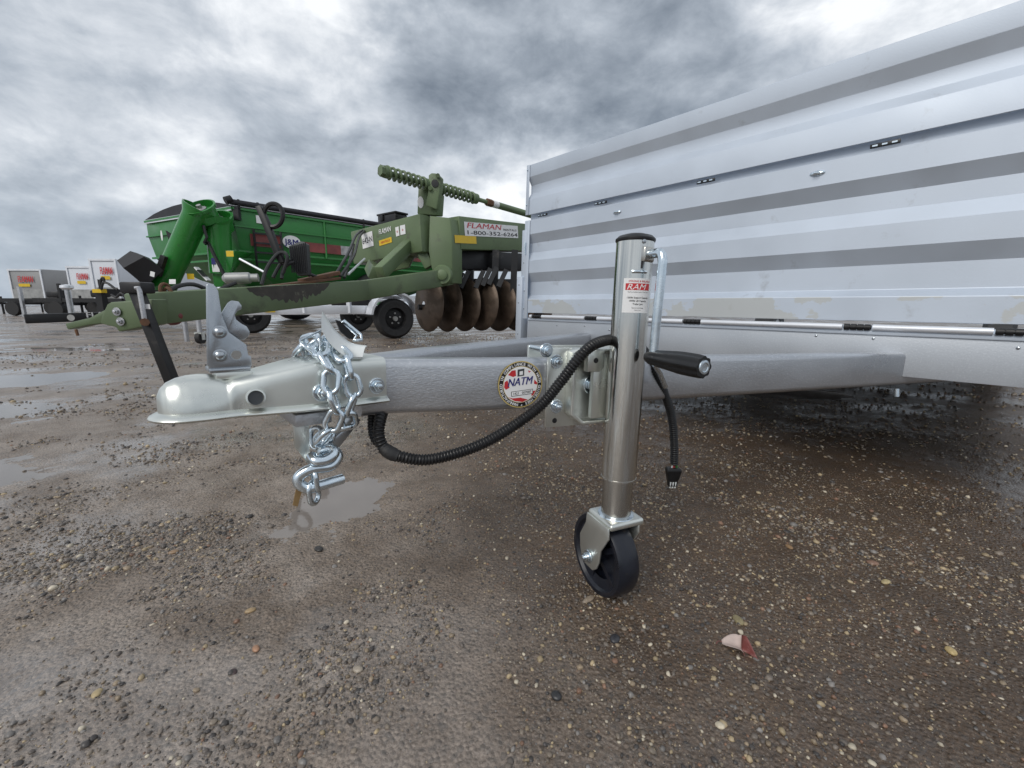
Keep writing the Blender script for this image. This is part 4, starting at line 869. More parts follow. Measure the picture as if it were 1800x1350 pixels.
for pts in [[(415, 497, 2.7), (395, 505, 2.65), (375, 512, 2.6), (340, 500, 2.5), (310, 504, 2.4), (295, 515, 2.35)],
            [(460, 500, 2.9), (470, 470, 2.95), (490, 445, 3.0), (505, 450, 3.0), (498, 480, 3.0)],
            [(480, 488, 3.0), (495, 463, 3.05), (515, 458, 3.1), (530, 475, 3.15), (560, 488, 3.3)],
            [(495, 490, 3.0), (500, 470, 3.05), (520, 462, 3.1), (545, 485, 3.2)],
            [(590, 483, 3.5), (612, 445, 3.9), (626, 414, 4.6), (641, 403, 4.95)],
            [(598, 486, 3.5), (622, 450, 3.9), (632, 416, 4.6), (645, 403, 4.95)],
            [(605, 488, 3.5), (616, 455, 3.9), (622, 430, 4.4)],
            [(430, 520, 2.7), (427, 545, 2.75), (420, 553, 2.8), (410, 552, 2.8)]]:
    hp('hose', MB().tube(spline([wp(*p) for p in pts], 6), .012, 8), HM)
hp('hose_rod', MB().cyl(wp(421, 455, 3.0), wp(464, 478, 3.0), .008, 8), WHITEF)
hp('hose_rod', MB().cyl(wp(612, 482, 3.6), wp(641, 455, 4.2), .010, 8), WHITEF)
GU = hp('hose_guard', MB().prism([wp(*c2(*p), 3.1) for p in ((1145, 440), (1240, 402), (1280, 425), (1296, 655), (1215, 665), (1160, 580))], (0, .05, 0)), RADI, bevel=.004)
for k in range(9):
    x = 1160+k*14; hp('guard_bar', MB().cyl(wp(*c2(x, 445-k*4), 3.085), wp(*c2(x+14, 640), 3.085), .005, 6), BLACKM, GU)
# hose arm with ring
ra = [wp(*c2(*p), 3.0) for p in ((890, 140), (930, 130), (1000, 280), (1065, 470), (1110, 560), (1070, 570), (1020, 470), (955, 300))]
HA = hp('hose_arm', MB().prism(ra, (0, .04, 0)), BLACKM, bevel=.004)
ringc = [wp(*c2(1030+72*math.cos(a), 208+88*math.sin(a)), 3.02) for a in np.linspace(0, 2*math.pi, 30, endpoint=False)]
hp('arm_ring', MB().tube(ringc, .0155, 8, closed=True), BLACKM, HA)
# front cross box, corner plate, main beam, tower
yA = 4.42
cR = wp(757, 412, yA); cL = wp(636, 438, 5.12)
hp('cross_beam', MB().bar(cR+Vector((0, 0, 0)), cL, .26, .36), OLIVE, bevel=.015)
CPt = [wp(*p, 4.34) for p in ((755, 379), (791, 383), (795, 418), (795, 498), (766, 496), (758, 470), (753, 440))]
hp('corner_plate', MB().prism(CPt, HX*.16), OLIVE, bevel=.01)
hp('pivot_boss', MB().lathe([(.10, 0), (.10, .05), (.085, .07), (.05, .07), (.05, .09), (.03, .10)], frame(wp(779, 484, 4.33), (0, 0, 1), (0, -1, 0)), 22), OLIVE)
b0 = wp(795, 411, 4.50); b1 = wp(925, 420, 5.55)
hp('main_beam', MB().bar(b0, b0+(b1-b0)*1.55, .22, .32), OLIVE, bevel=.012)
hp('lower_beam', MB().bar(wp(790, 441, 4.7), wp(862, 440, 5.2), .10, .12), OLIVE, bevel=.01)
hp('lower_beam', MB().bar(wp(735, 430, 4.45), wp(756, 470, 4.42), .10, .08, (0, 1, 0)), OLIVE, bevel=.01)
hp('brace', MB().bar(wp(668, 480, 3.95), wp(722, 428, 4.5), .09, .12), OLIVE, bevel=.01)
hp('brace', MB().bar(wp(652, 468, 4.7), wp(660, 482, 4.1), .12, .10, (0, 1, 0)), OLIVE, bevel=.01)
hp('gusset', MB().prism([wp(*p, 4.6) for p in ((690, 436), (735, 425), (733, 440), (718, 470), (685, 477), (665, 478))], (0, .06, 0)), OLIVE, bevel=.005)
TW = hp('tower', MB().prism([wp(*c3(*p), 4.40) for p in ((520, 235), (560, 225), (655, 270), (645, 418), (513, 410))], HX*.10), OLIVE, bevel=.01)
hp('tower_plate', MB().prism([wp(*c3(*p), 4.33) for p in ((590, 145), (610, 131), (640, 133), (672, 165), (666, 250), (645, 378), (570, 350), (590, 240))], HX*.05), OLIVE, TW, bevel=.008)
hp('plate_hole', MB().lathe([(.035, 0), (.035, .004), (.0001, .005)], frame(wp(*c3(635, 202), 4.325), (0, 0, 1), (0, -1, 0)), 16), BLACKM, TW)
for p in ((601, 234), (655, 148)): hp('plate_bolt', MB().cyl(wp(*c3(*p), 4.33), wp(*c3(*p), 4.30), .02, 8), OLIVE, TW)
r0 = wp(*c3(265, 115), 4.02); r1 = wp(*c3(1255, 408), 5.35); rd = (r1-r0)
def rp(x):     # point on rod by crop-3 x
    best = min(np.linspace(-.1, 1.4, 400), key=lambda t: abs(px_x(r0+rd*t)-(600+x/3.858))); return r0+rd*best
def px_x(P): d = P-C; return 900+FPX*d.dot(RT)/d.dot(fw)
SR = hp('spring_rod', MB().cyl(r0, r0+rd*1.35, .022, 14), OLIVE)
hp('rod_sleeve', MB().cyl(rp(1055), r0+rd*1.35, .036, 14), OLIVE, SR); hp('rod_nut', MB().cyl(rp(262), rp(302), .050, 6), OLIVE, SR); hp('rod_nut', MB().cyl(rp(985), rp(1020), .040, 6), RUST, SR)
hp('rod_band', MB().cyl(rp(1025), rp(1060), .038, 12), STK, SR)
for a_, b_ in ((300, 575), (668, 905)):
    p, q = rp(a_), rp(b_); n = 8; t = (q-p).normalized(); s1 = t.orthogonal().normalized(); s2 = t.cross(s1)
    hp('spring', MB().tube([p+(q-p)*(i/(n*14))+(s1*math.cos(2*math.pi*i/14)+s2*math.sin(2*math.pi*i/14))*.049 for i in range(n*14+1)], .0125, 7), OLIVE, SR)
    for x in (a_, b_): hp('spring_collar', MB().cyl(rp(x-12), rp(x+12), .052, 14), OLIVE, SR)
# control box on the cross beam
bx = wp(690, 388, 4.75); RZ = Matrix.Rotation(math.atan2((cR-cL).y, (cR-cL).x), 3, 'Z')
CB = hp('control_box', MB().box(bx, (.30, .16, .10), RZ), BLACKP, bevel=.012)
hp('box_lid', MB().box(bx+Vector((0, 0, .06)), (.32, .17, .02), RZ), BLACKP, CB, bevel=.006)
hp('box_latch', MB().box(bx+RZ @ Vector((-.07, -.08, .02)), (.05, .03, .06), RZ), BLACKP, CB, bevel=.004)
# stickers with lettering on beam faces
def face_frame(p, q, off, t):      # frame on the camera side of a bar p->q
    d = (q-p).normalized(); s = d.cross(Vector((0, 0, 1))).normalized(); s = s if (C-p).dot(s) > 0 else -s
    z = s; x = d if d.x > 0 else -d; return x, z
INVH = INV[HR.name]
def plate(root, fnpart, c, x, z, w, h, texts, m=STK, z0=.004):
    M = frame(c, x, z); mb = MB(); decal(mb, M, w, h, z0); pp = fnpart('sticker', mb, m)
    for (s, size, dx, dy, mm, sh, width) in texts:
        mb = MB(); text_on(mb, s, M @ Matrix.Translation((dx, dy, z0+.002)), size, .008, sh, 'CENTER', 1, width); fnpart('lettering', mb, mm, pp)
    return pp
x, z = face_frame(b0, b1, 0, 0); up_ = Vector((0, 0, 1))
def beam_face(p, q, w, u, v):
    x, z = face_frame(p, q, 0, 0); return hit(u, v, (p+q)/2+z*(w/2+.001), z)
x1, z1 = face_frame(b0, b1, 0, 0)
ca = beam_face(b0, b1, .22, 816, 402); cb_ = beam_face(b0, b1, .22, 910, 408); 
def yframe(a, b, z): x = (b-a).normalized(); return x
wS = (cb_-ca).length
plate(HR, hp, (ca+cb_)/2, (cb_-ca), z1, wS, .135, [('FLAMAN', .075, -wS*.16, .010, RED, .2, wS*.62), ('RENTALS', .03, wS*.33, .006, INK, 0, wS*.27), ('1-800-352-6264', .055, 0, -.052, INK, 0, wS*.94)])
ya = beam_face(b0, b1, .22, 799, 420); yb_ = beam_face(b0, b1, .22, 837, 422)
mb = MB(); decal(mb, frame((ya+yb_)/2, (yb_-ya), z1), (yb_-ya).length, .075, .003); hp('yellow_marker', mb, YELLOW)
x2, z2 = face_frame(cL, cR, 0, 0)
def cbf(u, v): return beam_face(cL, cR, .26, u, v)
a, b = cbf(637, 425), cbf(656, 419); plate(HR, hp, (a+b)/2, b-a, z2, (b-a).length, .155, [('642-N', .085, 0, -.030, INK, 0, (b-a).length*.9)])
a, b = cbf(667, 412), cbf(688, 406); pp = plate(HR, hp, (a+b)/2, b-a, z2, .01, .01, [('FLAMAN', .07, 0, .0, STK, .1, (b-a).length)])
a, b = cbf(667, 428), cbf(689, 421); plate(HR, hp, (a+b)/2, b-a, z2, (b-a).length, .055, [('RENTALS', .03, 0, -.01, RED, 0, (b-a).length*.7)], m=YELLOW)
for u0, u1, v in ((696, 702, 407), (704, 713, 404)):
    a, b = cbf(u0, v+1), cbf(u1, v-1); plate(HR, hp, (a+b)/2, b-a, z2, (b-a).length, .09, [('o', .04, 0, -.01, RED, 0, None)])
q = wp(*c3(537, 330), 4.395); mb = MB(); M_ = frame(q, (1, .2, 0), (0, -1, 0)); mb.add([M_ @ Vector((.03*math.cos(a), .055*math.sin(a), 0)) for a in np.linspace(0, 6.283, 20, endpoint=False)], [list(range(20))]); hp('tower_badge', mb, STK)
# disc gang
GX = Vector((.90, .43, 0)).normalized()
g0_ = wp(741, 538, 4.62); 
GB = hp('gang_frame', MB().bar(wp(795, 458, 4.75), wp(915, 462, 5.3), .22, .20), BLACKM, bevel=.01)
hp('gang_bar', MB().bar(wp(735, 505, 4.66)+up_*.05, wp(925, 505, 5.4)+up_*.05, .10, .09), BLACKM)
hp('gang_axle', MB().cyl(wp(735, 540, 4.60), wp(925, 538, 5.25), .03, 10), BLACKM)
for u in (802, 829, 872, 905): hp('gang_hanger', MB().bar(wp(u, 440, 4.85), wp(u-4, 540, 4.85), .07, .10, (0, 1, 0)), BLACKM)
for k, (u, v) in enumerate(((800, 490), (813, 487), (824, 484), (850, 484), (862, 480), (873, 478), (890, 482))): hp('scraper', MB().bar(wp(u, v-8, 4.72), wp(u-14, v+22, 4.66), .05, .018, (0, 1, 0)), BLACKM)
DP = [(.03, .055), (.10, .050), (.18, .036), (.25, .014), (.292, -.004), (.296, -.006), (.292, 0), (.25, .019), (.18, .041), (.10, .055), (.03, .060)]
DM_ = MB().lathe(DP, Matrix.Identity(4), 40, closed=True).mesh('disc', DISC)
for k, (u, v, Y) in enumerate(((753, 535, 4.62), (785, 536, 4.72), (816, 536, 4.82), (846, 535, 4.82), (877, 537, 4.96), (909, 537, 5.02), (940, 538, 5.12))):
    q = wp(u, v, Y); inst(DM_, 'disc', HR, INVH @ frame(q, up_, Vector((-.74, -.67, .05))))

# ================================================================== BRIGHT GREEN GRAIN CART
KY = 1.15
def gp(u, v, Y): return atY(u, v, Y*KY)
P0 = gp(409, 366, 9.); PLf = gp(257, 392, 10.55); PRr = gp(740, 407, 12.3)
zt_ = (P0.z+PLf.z+PRr.z)/3
for p in (P0, PLf, PRr): p.z = zt_
sv = (PRr-P0).normalized(); fv = (PLf-P0).normalized(); Ls = 7.2; Lf = (PLf-P0).length
GC = thing('grain_cart', 'bright green grain cart with twin auger tubes and black rolled tarp, behind the harrow', 'grain cart', Matrix.Translation((*(P0+sv*3+fv*1.5).xy, 0)))
def kp(name, mb, m, parent=None, **k): return wpart(name, mb, m, GC, parent, **k)
def cp(s, f, z): return Vector((*(P0+sv*s+fv*f).xy, z))
zs = [zt_, zt_-.42, zt_-1.02, zt_-1.55, .75]
ins = [(0, 0), (.0, .0), (.10, .05), (.85, .45), (1.7, 1.2)]
rings = []
for z, (a, b) in zip(zs, ins): rings.append([cp(a, b, z), cp(Ls-a, b, z), cp(Ls-a, Lf-b, z), cp(a, Lf-b, z)])
kp('hopper', MB().loft(rings), GREEND, bevel=.01, smooth=30)
for zz, dd in ((zt_-.03, .05), (zt_-.42, .035), (zt_-.98, .05), (zt_-1.16, .045)):
    o_ = .02 if zz > zt_-.9 else -.04
    kp('side_rib', MB().bar(cp(-.02, -o_, zz), cp(Ls, -o_, zz), .06, dd), GREEN); kp('front_rib', MB().bar(cp(-o_, -.02, zz), cp(-o_, Lf, zz), .06, dd), GREEN)
for s in (2.1, 4.1): kp('side_post', MB().bar(cp(s, -.02, zt_), cp(s, -.02, zt_-1.0), .06, .04, (1, 0, 0)), GREEN)
# bowed tarp and roll tube
rows = []
for i in range(9):
    f = i/8; z = zt_+.02+.24*math.sin(math.pi*f)**.8; rows.append([cp(-.02, Lf*f, z-(.30 if False else 0)), cp(Ls, Lf*f, z)])
mb = MB(); mb.grid(rows); mb.add([r[0] for r in rows]+[cp(-.02, Lf, zt_), cp(-.02, 0, zt_)], [list(range(11))]); kp('tarp', mb, TARP)
kp('tarp_edge', MB().bar(cp(-.03, 0, zt_-.04), cp(-.03, Lf, zt_-.04), .03, .09), WHITEF)
kp('roll_tube', MB().cyl(cp(-.05, -.03, zt_+.10), cp(Ls, -.03, zt_+.10), .065, 12), TARP)
kp('roll_crank', MB().cyl(cp(-.15, -.03, zt_+.10), cp(-.02, -.03, zt_+.16), .09, 10), BLACKM)
for s in (.1, .5, 3.2): kp('tarp_hook', MB().box(cp(s, -.06, zt_+.06), (.04, .04, .22)), BLACKM)
kp('corner_flap', MB().box(cp(.06, -.03, zt_-.14), (.12, .1, .30)), TARP)
# side decal band
def side_q(s0, s1, z0, z1, d=.03): return [cp(s0, -d, z0), cp(s1, -d, z0), cp(s1, -d, z1), cp(s0, -d, z1)]
def sq(name, m, s0, s1, z0, z1, d=.032): mb = MB(); mb.add(side_q(s0, s1, z0, z1, d), [(0, 1, 2, 3)]); return kp(name, mb, m)
zb0, zb1 = zt_-.86, zt_-.56
sq('decal_band', REDD, .28, .95, zb0+.02, zb1); sq('decal_band', REDD, 1.50, 2.50, zb0, zb1-.06); sq('decal_band', GREYB, 2.50, 3.1, zb0, zb1-.06); 
for s0 in (3.15, 3.75, 4.7):
    mb = MB(); mb.add([cp(s0, -.032, zb0), cp(s0+.5, -.032, zb0), cp(s0+.2, -.032, zb1-.1)], [(0, 1, 2)]); kp('decal_flame', mb, REDD)
mb = MB(); mb.add([cp(1.22+.22*math.cos(a), -.034, zb0+.2+.16*math.sin(a)) for a in np.linspace(0, 6.283, 24, endpoint=False)], [list(range(24))]); LB = kp('logo', mb, STK)
def side_text(s, s0, z, size, m, d=.04): 
    mb = MB(); text_on(mb, s, frame(cp(s0, -d, z), sv, sv.cross(up_)), size, .02, .0, 'CENTER', 1); return kp('lettering', mb, m, LB)
side_text('J&M', 1.22, zb0+.13, .20, NAVY)
mb = MB(); mb.add([cp(3.98+.26*math.cos(a), -.036, zb0+.10+.11*math.sin(a)) for a in np.linspace(0, 6.283, 20, endpoint=False)], [list(range(20))]); kp('crest', mb, STK)
mb = MB(); mb.add([cp(3.98+x, -.038, zb0+y) for x, y in ((-.14, .14), (.14, .14), (.17, .33), (.06, .25), (0, .42), (-.06, .25), (-.17, .33))], [list(range(7))]); kp('crest_crown', mb, INK)
mb = MB(); mb.add([cp(.45+.0, -.033, zt_-.30), cp(.60, -.033, zt_-.30), cp(.60, -.033, zt_-.12), cp(.45, -.033, zt_-.12)], [(0, 1, 2, 3)]); kp('sticker', mb, STK)
# ladder
for s in (.32, .92): kp('ladder_rail', MB().bar(cp(s, -.12, zt_-.45), cp(s, -.12, zt_-1.35), .04, .04, (1, 0, 0)), BLACKM)
for k in range(4): kp('ladder_rung', MB().bar(cp(.32, -.12, zt_-.55-k*.22), cp(.92, -.12, zt_-.55-k*.22), .04, .04), BLACKM)
# front badge
q = gp(284, 414, 9.9); mb = MB(); Mf = frame(q, fv, -sv) ; mb.add([Mf @ Vector((.13*math.cos(a), .13*math.sin(a), 0)) for a in np.linspace(0, 6.283, 20, endpoint=False)], [list(range(20))]); kp('front_logo', mb, STK)
kp('front_lever', MB().prism([gp(*c2(*p), 9.7) for p in ((218, 322), (290, 370), (270, 430), (245, 400))], (0, .05, 0)), BLACKM)
# auger tubes
ya_ = 8.4
A_b = gp(290, 500, ya_); A_t = gp(351, 365, ya_); ad = (A_t-A_b).normalized()
ru = (gp(375, 365, ya_)-A_t).length
AM = frame(A_b, (1, 0, 0), ad); LA = (A_t-A_b).length
AU = kp('auger_tube', MB().lathe([(ru*.80, -.2), (ru*.82, LA*.3), (ru*.85, LA*.9), (ru*1.04, LA*.97), (ru*1.08, LA), (ru*1.0, LA), (ru*.80, LA*.85), (ru*.78, -.2)], AM @ Matrix.Rotation(.0, 4, 'X'), 36, closed=True), GREEN)
OM = frame(A_t, (1, 0, 0), (-.05, -.62, .78))
kp('auger_mouth', MB().lathe([(ru*.86, -.30), (ru*.93, -.05), (ru*1.08, -.03), (ru*1.10, .03), (ru*.98, .035), (ru*.90, -.10), (ru*.84, -.28)], OM, 36, closed=True), GREEN, AU)
kp('auger_flighting', MB().lathe([(.0001, -.08), (ru*.9, -.11), (ru*.9, -.13), (.0001, -.12)], OM, 24), GREEND, AU); kp('auger_shaft', MB().lathe([(.12, -.10), (.12, -.02), (.05, 0), (.05, .06), (.0001, .06)], OM, 10), CHECK, AU)
kp('auger_clevis', MB().prism([gp(*c2(*p), 8.3) for p in ((440, 185), (480, 190), (470, 255), (400, 300))], (0, .06, 0)), GREEN, AU)
q = gp(303, 495, 8.0); mb = MB(); decal(mb, frame(q, (1, 0, 0), (0, -1, .2)), .14, .10); kp('sticker', mb, STK, AU)
yb2 = 8.7; B_t = gp(383, 383, yb2); B_b = gp(388, 470, yb2); bd = (B_t-B_b).normalized(); rb_ = (gp(404, 383, yb2)-B_t).length; BM_ = frame(B_b, (1, 0, 0), bd); LB_ = (B_t-B_b).length
BU = kp('lower_auger', MB().lathe([(rb_*.85, -.15), (rb_*.9, LB_*.8), (rb_*1.05, LB_*.96), (rb_*1.1, LB_), (rb_*1.0, LB_), (rb_*.82, LB_*.8), (rb_*.8, -.15)], BM_, 32, closed=True), GREEN)
OB = frame(B_t, (1, 0, 0), (.1, -.62, .78)); kp('auger_mouth', MB().lathe([(rb_*.86, -.30), (rb_*.95, -.05), (rb_*1.12, -.03), (rb_*1.14, .03), (rb_*.98, .035), (rb_*.88, -.10), (rb_*.84, -.28)], OB, 32, closed=True), GREEN, BU)
kp('auger_flighting', MB().lathe([(.0001, -.08), (rb_*.9, -.11), (rb_*.9, -.13), (.0001, -.12)], OB, 24), GREEND, BU); kp('auger_shaft', MB().lathe([(.14, -.10), (.12, -.02), (.06, .0), (.05, .08), (.0001, .08)], OB, 10), CHECK, BU)
kp('hinge_plate', MB().prism([gp(*c2(*p), 8.5) for p in ((480, 195), (530, 195), (560, 215), (545, 255), (510, 245))], (0, .1, 0)), GREEN, BU, bevel=.01)
kp('sump', MB().loft([[gp(u, v, Y) for u, v, Y in r] for r in (((372, 440, 8.6), (412, 440, 8.6), (445, 445, 9.2), (395, 445, 9.6)), ((372, 470, 8.6), (408, 470, 8.6), (425, 460, 9.2), (395, 460, 9.6)), ((376, 505, 8.6), (390, 505, 8.6), (400, 490, 9.0), (392, 490, 9.2)))]), GREEN, bevel=.02)
q = gp(379, 469, 8.5); mb = MB(); decal(mb, frame(q, (1, 0, 0), (0, -1, 0)), .16, .22); kp('sticker', mb, STK); mb = MB(); decal(mb, frame(q+Vector((-.03, -.01, .12)), (1, 0, 0), (0, -1, 0)), .09, .14); kp('sticker', mb, NAVY)
for u, v in ((404, 446), (335, 486)): q = gp(u, v, 8.4); mb = MB(); decal(mb, frame(q, (1, 0, 0), (0, -1, 0)), .16, .12); kp('warning_label', mb, YELLOW)
kp('striped_bar', MB().bar(gp(345, 470, 8.3), gp(367, 493, 8.3), .03, .13, (0, 1, 0)), STK); kp('striped_bar', MB().bar(gp(350, 475, 8.28), gp(361, 486, 8.28), .03, .13, (0, 1, 0)), INK)
kp('linkage', MB().tube([gp(*c2(*p), 8.35) for p in ((505, 285), (515, 330), (530, 375), (510, 415), (525, 425))], .03, 8), BLACKM); kp('linkage', MB().bar(gp(365, 425, 8.4), gp(395, 485, 8.4), .05, .06, (0, 1, 0)), BLACKM)
# rubber discharge spout
kp('spout', MB().loft([[gp(*c1(*p), y) for p, y in r] for r in ((((925, 620), 7.9), ((1030, 545), 7.9), ((1080, 560), 8.6), ((960, 640), 8.6)), (((975, 680), 7.8), ((1140, 590), 7.8), ((1180, 600), 8.6), ((1030, 690), 8.6)), (((1060, 750), 7.9), ((1220, 640), 7.9), ((1240, 650), 8.6), ((1100, 740), 8.6)), (((1150, 830), 8.0), ((1290, 700), 8.0), ((1300, 690), 8.6), ((1180, 800), 8.6)))]), TARP, smooth=30)
kp('spout_bellows', MB().bar(gp(*c1(1300, 585), 8.1), gp(*c1(1250, 740), 8.1), .10, .10, (0, 1, 0)), BLACKM)
q = gp(*c1(1205, 728), 7.75); mb = MB(); decal(mb, frame(q, (1, 0, -.3), (0, -1, 0)), .09, .10); kp('sticker', mb, STK)
# tongue, chassis, wheels
t0 = gp(*c1(195, 1083), 6.9); t1 = gp(*c1(1000, 1055), 7.9); t2 = cp(1.5, Lf/2, .75)
TG = kp('tongue', MB().bar(t0, t1, .14, .17).bar(t1, t2, .2, .25), BLACKM, bevel=.01)
q = gp(*c1(560, 1073), 7.1); mb = MB(); mb.add([frame(q, (1, .3, 0), (0, -1, 0)) @ Vector((.075*math.cos(a), .06*math.sin(a), 0)) for a in np.linspace(0, 6.283, 18, endpoint=False)], [list(range(18))]); kp('badge', mb, CHECK, TG)
td = (t1-t0).normalized(); tn = Vector((td.y, -td.x, 0)); tn = tn if tn.y < 0 else -tn
mb = MB(); qa = hit(*c1(682, 1072), t0+tn*.076, tn); text_on(mb, 'FLAMAN', frame(qa, td, tn), .15, .02, 0, 'LEFT', 1.1); kp('lettering', mb, STK, TG)
kp('jack_stand', MB().bar(gp(*c1(795, 860), 7.3), gp(*c1(820, 1020), 7.3), .12, .12, (0, 1, 0)), BLACKM); kp('stand_cap', MB().box(gp(*c1(788, 862), 7.25), (.17, .12, .07)), YELLOW)
kp('upper_frame', MB().bar(gp(172, 514, 7.3), gp(360, 518, 8.4), .12, .14), BLACKM)
for pts in [((800, 850), (815, 800), (850, 800), (900, 835), (930, 850)), ((790, 840), (800, 775), (818, 758), (825, 800)), ((880, 890), (920, 910), (960, 880), (1000, 930)), ((1100, 820), (1130, 850), (1150, 830), (1200, 800))]:
    kp('hose', MB().tube(spline([gp(*c1(*p), 7.2) for p in pts], 5), .022, 8), HM)
for s in (-.0, 1.0):
    c = cp(3.6, .1+s*(Lf-.2), .72); R_ = frame(c, up_, fv); w = kp('wheel', MB().lathe([(.35, -.25), (.62, -.28), (.71, -.22), (.72, 0), (.71, .22), (.62, .28), (.35, .25)], R_, 36, closed=True), RUBBER); kp('rim', MB().lathe([(.05, -.05), (.34, -.2), (.36, 0), (.34, .2), (.05, .05)], R_, 24), GREEN, w)
kp('chassis', MB().bar(cp(1.0, Lf/2, .78), cp(Ls-1, Lf/2, .78), .4, .3), GREEND); kp('axle', MB().cyl(cp(3.6, .1, .72), cp(3.6, Lf-.1, .72), .09, 12), BLACKM)
for s in (1.6, 5.4): kp('hopper_leg', MB().bar(cp(s, .35, 1.3), cp(s, Lf/2, .7), .12, .12), GREEND); kp('hopper_leg', MB().bar(cp(s, Lf-.35, 1.3), cp(s, Lf/2, .7), .12, .12), GREEND)

# ================================================================== WHITE FLATBED TRAILERS BEHIND THE HARROW
def tyre(root, fn, c, ax, r=.33, w=.10):
    M = frame(c, up_, ax); t = fn('wheel', MB().lathe([(r*.55, -w), (r*.86, -w*1.06), (r*.97, -w*.8), (r, -w*.4), (r, w*.4), (r*.97, w*.8), (r*.86, w*1.06), (r*.55, w)], M, 40, closed=True), RUBBER)
    fn('rim', MB().lathe([(r*.10, w*.5), (r*.20, w*.55), (r*.48, w*.35), (r*.56, w*.9), (r*.58, w*.92), (r*.56, 0), (r*.1, 0)], M, 32), BLACKM, t)
    fn('rim', MB().lathe([(r*.10, -w*.5), (r*.20, -w*.55), (r*.48, -w*.35), (r*.56, -w*.9), (r*.58, -w*.92), (r*.56, 0), (r*.1, 0)], M, 32), BLACKM, t)
    for k in range(5):
        for s in (-1, 1):
            a = 2*math.pi*k/5; fn('wheel_nut', MB().cyl(M @ Vector((r*.27*math.cos(a), r*.27*math.sin(a), s*w*.4)), M @ Vector((r*.27*math.cos(a), r*.27*math.sin(a), s*w*.7)), .014, 6), CHECK, t)
    fn('hub_cap', MB().lathe([(r*.12, -w*.9), (r*.12, w*.9)], M, 14), CHECK, t); return t
wc = atY(692, 561, 6.72); wc.z = .325
FX = Vector((.81, .59, 0)).normalized(); FY = Vector((-FX.y, FX.x, 0))       # along the trailer; across (away)
FT = thing('flatbed_trailer', 'white flatbed trailer with round fender and black wheel seen under the harrow drawbar', 'trailer', Matrix.Translation((wc.x, wc.y, 0)))
def fp(name, mb, m, parent=None, **k): return wpart(name, mb, m, FT, parent, **k)
def fq(a, b, z): return Vector((wc.x, wc.y, 0))+FX*a+FY*b+up_*z
WTR = 1.95
for b in (0, WTR): 
    tyre(FT, fp, fq(0, b, .31), FY, .31); sgn = -1 if b == 0 else 1
    rows = []
    for k in range(13):
        a = rad(8+k*(164/12)); r = .37; rows.append([fq(r*math.cos(a), b-.15, .325+r*math.sin(a)), fq(r*math.cos(a), b+.13, .325+r*math.sin(a)), fq((r+.03)*math.cos(a), b+.13, .325+(r+.03)*math.sin(a)), fq((r+.03)*math.cos(a), b-.15, .325+(r+.03)*math.sin(a))])
    fp('fender', MB().loft(rows), WHITEF, smooth=40)
fp('axle', MB().cyl(fq(0, 0, .325), fq(0, WTR, .325), .03, 10), BLACKM)
for b in (.18, WTR-.18):
    fp('side_rail', MB().bar(fq(-2.05, b, .445), fq(1.2, b, .445), .06, .13), WHITEF, bevel=.006); fp('upper_rail', MB().bar(fq(-1.3, b, .64), fq(1.2, b, .64), .05, .05), WHITEF)
    for a in (-1.25, -.62, .62, 1.15): fp('stake', MB().bar(fq(a, b, .40), fq(a, b, .66), .08, .05, (1, 0, 0)), WHITEF)
for a in np.linspace(-1.9, 1.1, 8): fp('deck_slat', MB().bar(fq(a, .2, .48), fq(a, WTR-.2, .48), .10, .03), WHITEF)
fp('front_rail', MB().bar(fq(-2.05, .16, .44), fq(-2.05, WTR-.16, .44), .06, .10), WHITEF)
fp('toolbox', MB().box(fq(-.45, .5, .57), (.6, .35, .16)), BLACKM, bevel=.02)
fp('tag_plate', MB().bar(fq(-1.75, .14, .44), fq(-1.62, .14, .44), .01, .05), YELLOW)
for b in (.4, WTR-.4): fp('tongue', MB().bar(fq(-2.05, b, .42), fq(-2.75, WTR/2, .42), .06, .09), WHITEF)
fp('front_stand', MB().cyl(fq(-2.65, WTR/2, .0), fq(-2.65, WTR/2, .50), .03, 10), GALV)
# second white trailer, farther left
wc2 = atY(441, 562, 7.8); wc2.z = .325
FT2 = thing('flatbed_trailer', 'white flatbed trailer farther back, its wheel and caster jack left of the other flatbed', 'trailer', Matrix.Translation((wc2.x, wc2.y, 0)))
def fp2(name, mb, m, parent=None, **k): return wpart(name, mb, m, FT2, parent, **k)
def fq2(a, b, z): return Vector((wc2.x, wc2.y, 0))+FX*a+FY*b+up_*z
tyre(FT2, fp2, fq2(0, 0, .325), FY, .33, .11); tyre(FT2, fp2, fq2(0, 1.7, .325), FY, .33, .11); fp2('axle', MB().cyl(fq2(0, 0, .325), fq2(0, 1.7, .325), .03, 10), BLACKM)
for b in (.05, 1.65): fp2('side_rail', MB().bar(fq2(-.9, b, .66), fq2(3.0, b, .66), .08, .14), WHITEF, bevel=.006)
for a in np.linspace(-.85, 2.9, 8): fp2('deck_slat', MB().bar(fq2(a, .1, .70), fq2(a, 1.6, .70), .12, .04), WHITEF)
for b in (.35, 1.35): fp2('tongue', MB().bar(fq2(-.9, b, .60), fq2(-1.5, .85, .55), .07, .10), WHITEF)
cj = atY(352, 590, 5.6); cj.z = 0
CJ = fp2('caster_jack', MB().cyl((cj.x, cj.y, .16), (cj.x, cj.y, .58), .030, 14), GALV)
fp2('fork', MB().box((cj.x, cj.y, .145), (.09, .09, .02)), ZINCP, CJ); 
for s in (-1, 1): fp2('fork_ear', MB().box((cj.x+s*.04, cj.y, .10), (.006, .06, .09)), ZINCP, CJ)
fp2('caster_wheel', MB().lathe([(.01, -.028), (.075, -.028), (.08, 0), (.075, .028), (.01, .028)], frame((cj.x, cj.y, .081), up_, (1, 0, 0)), 24), RUBBER, CJ)
fp2('jack_arm', MB().bar((cj.x, cj.y, .57), fq2(-.2, .05, .64), .07, .09), WHITEF)

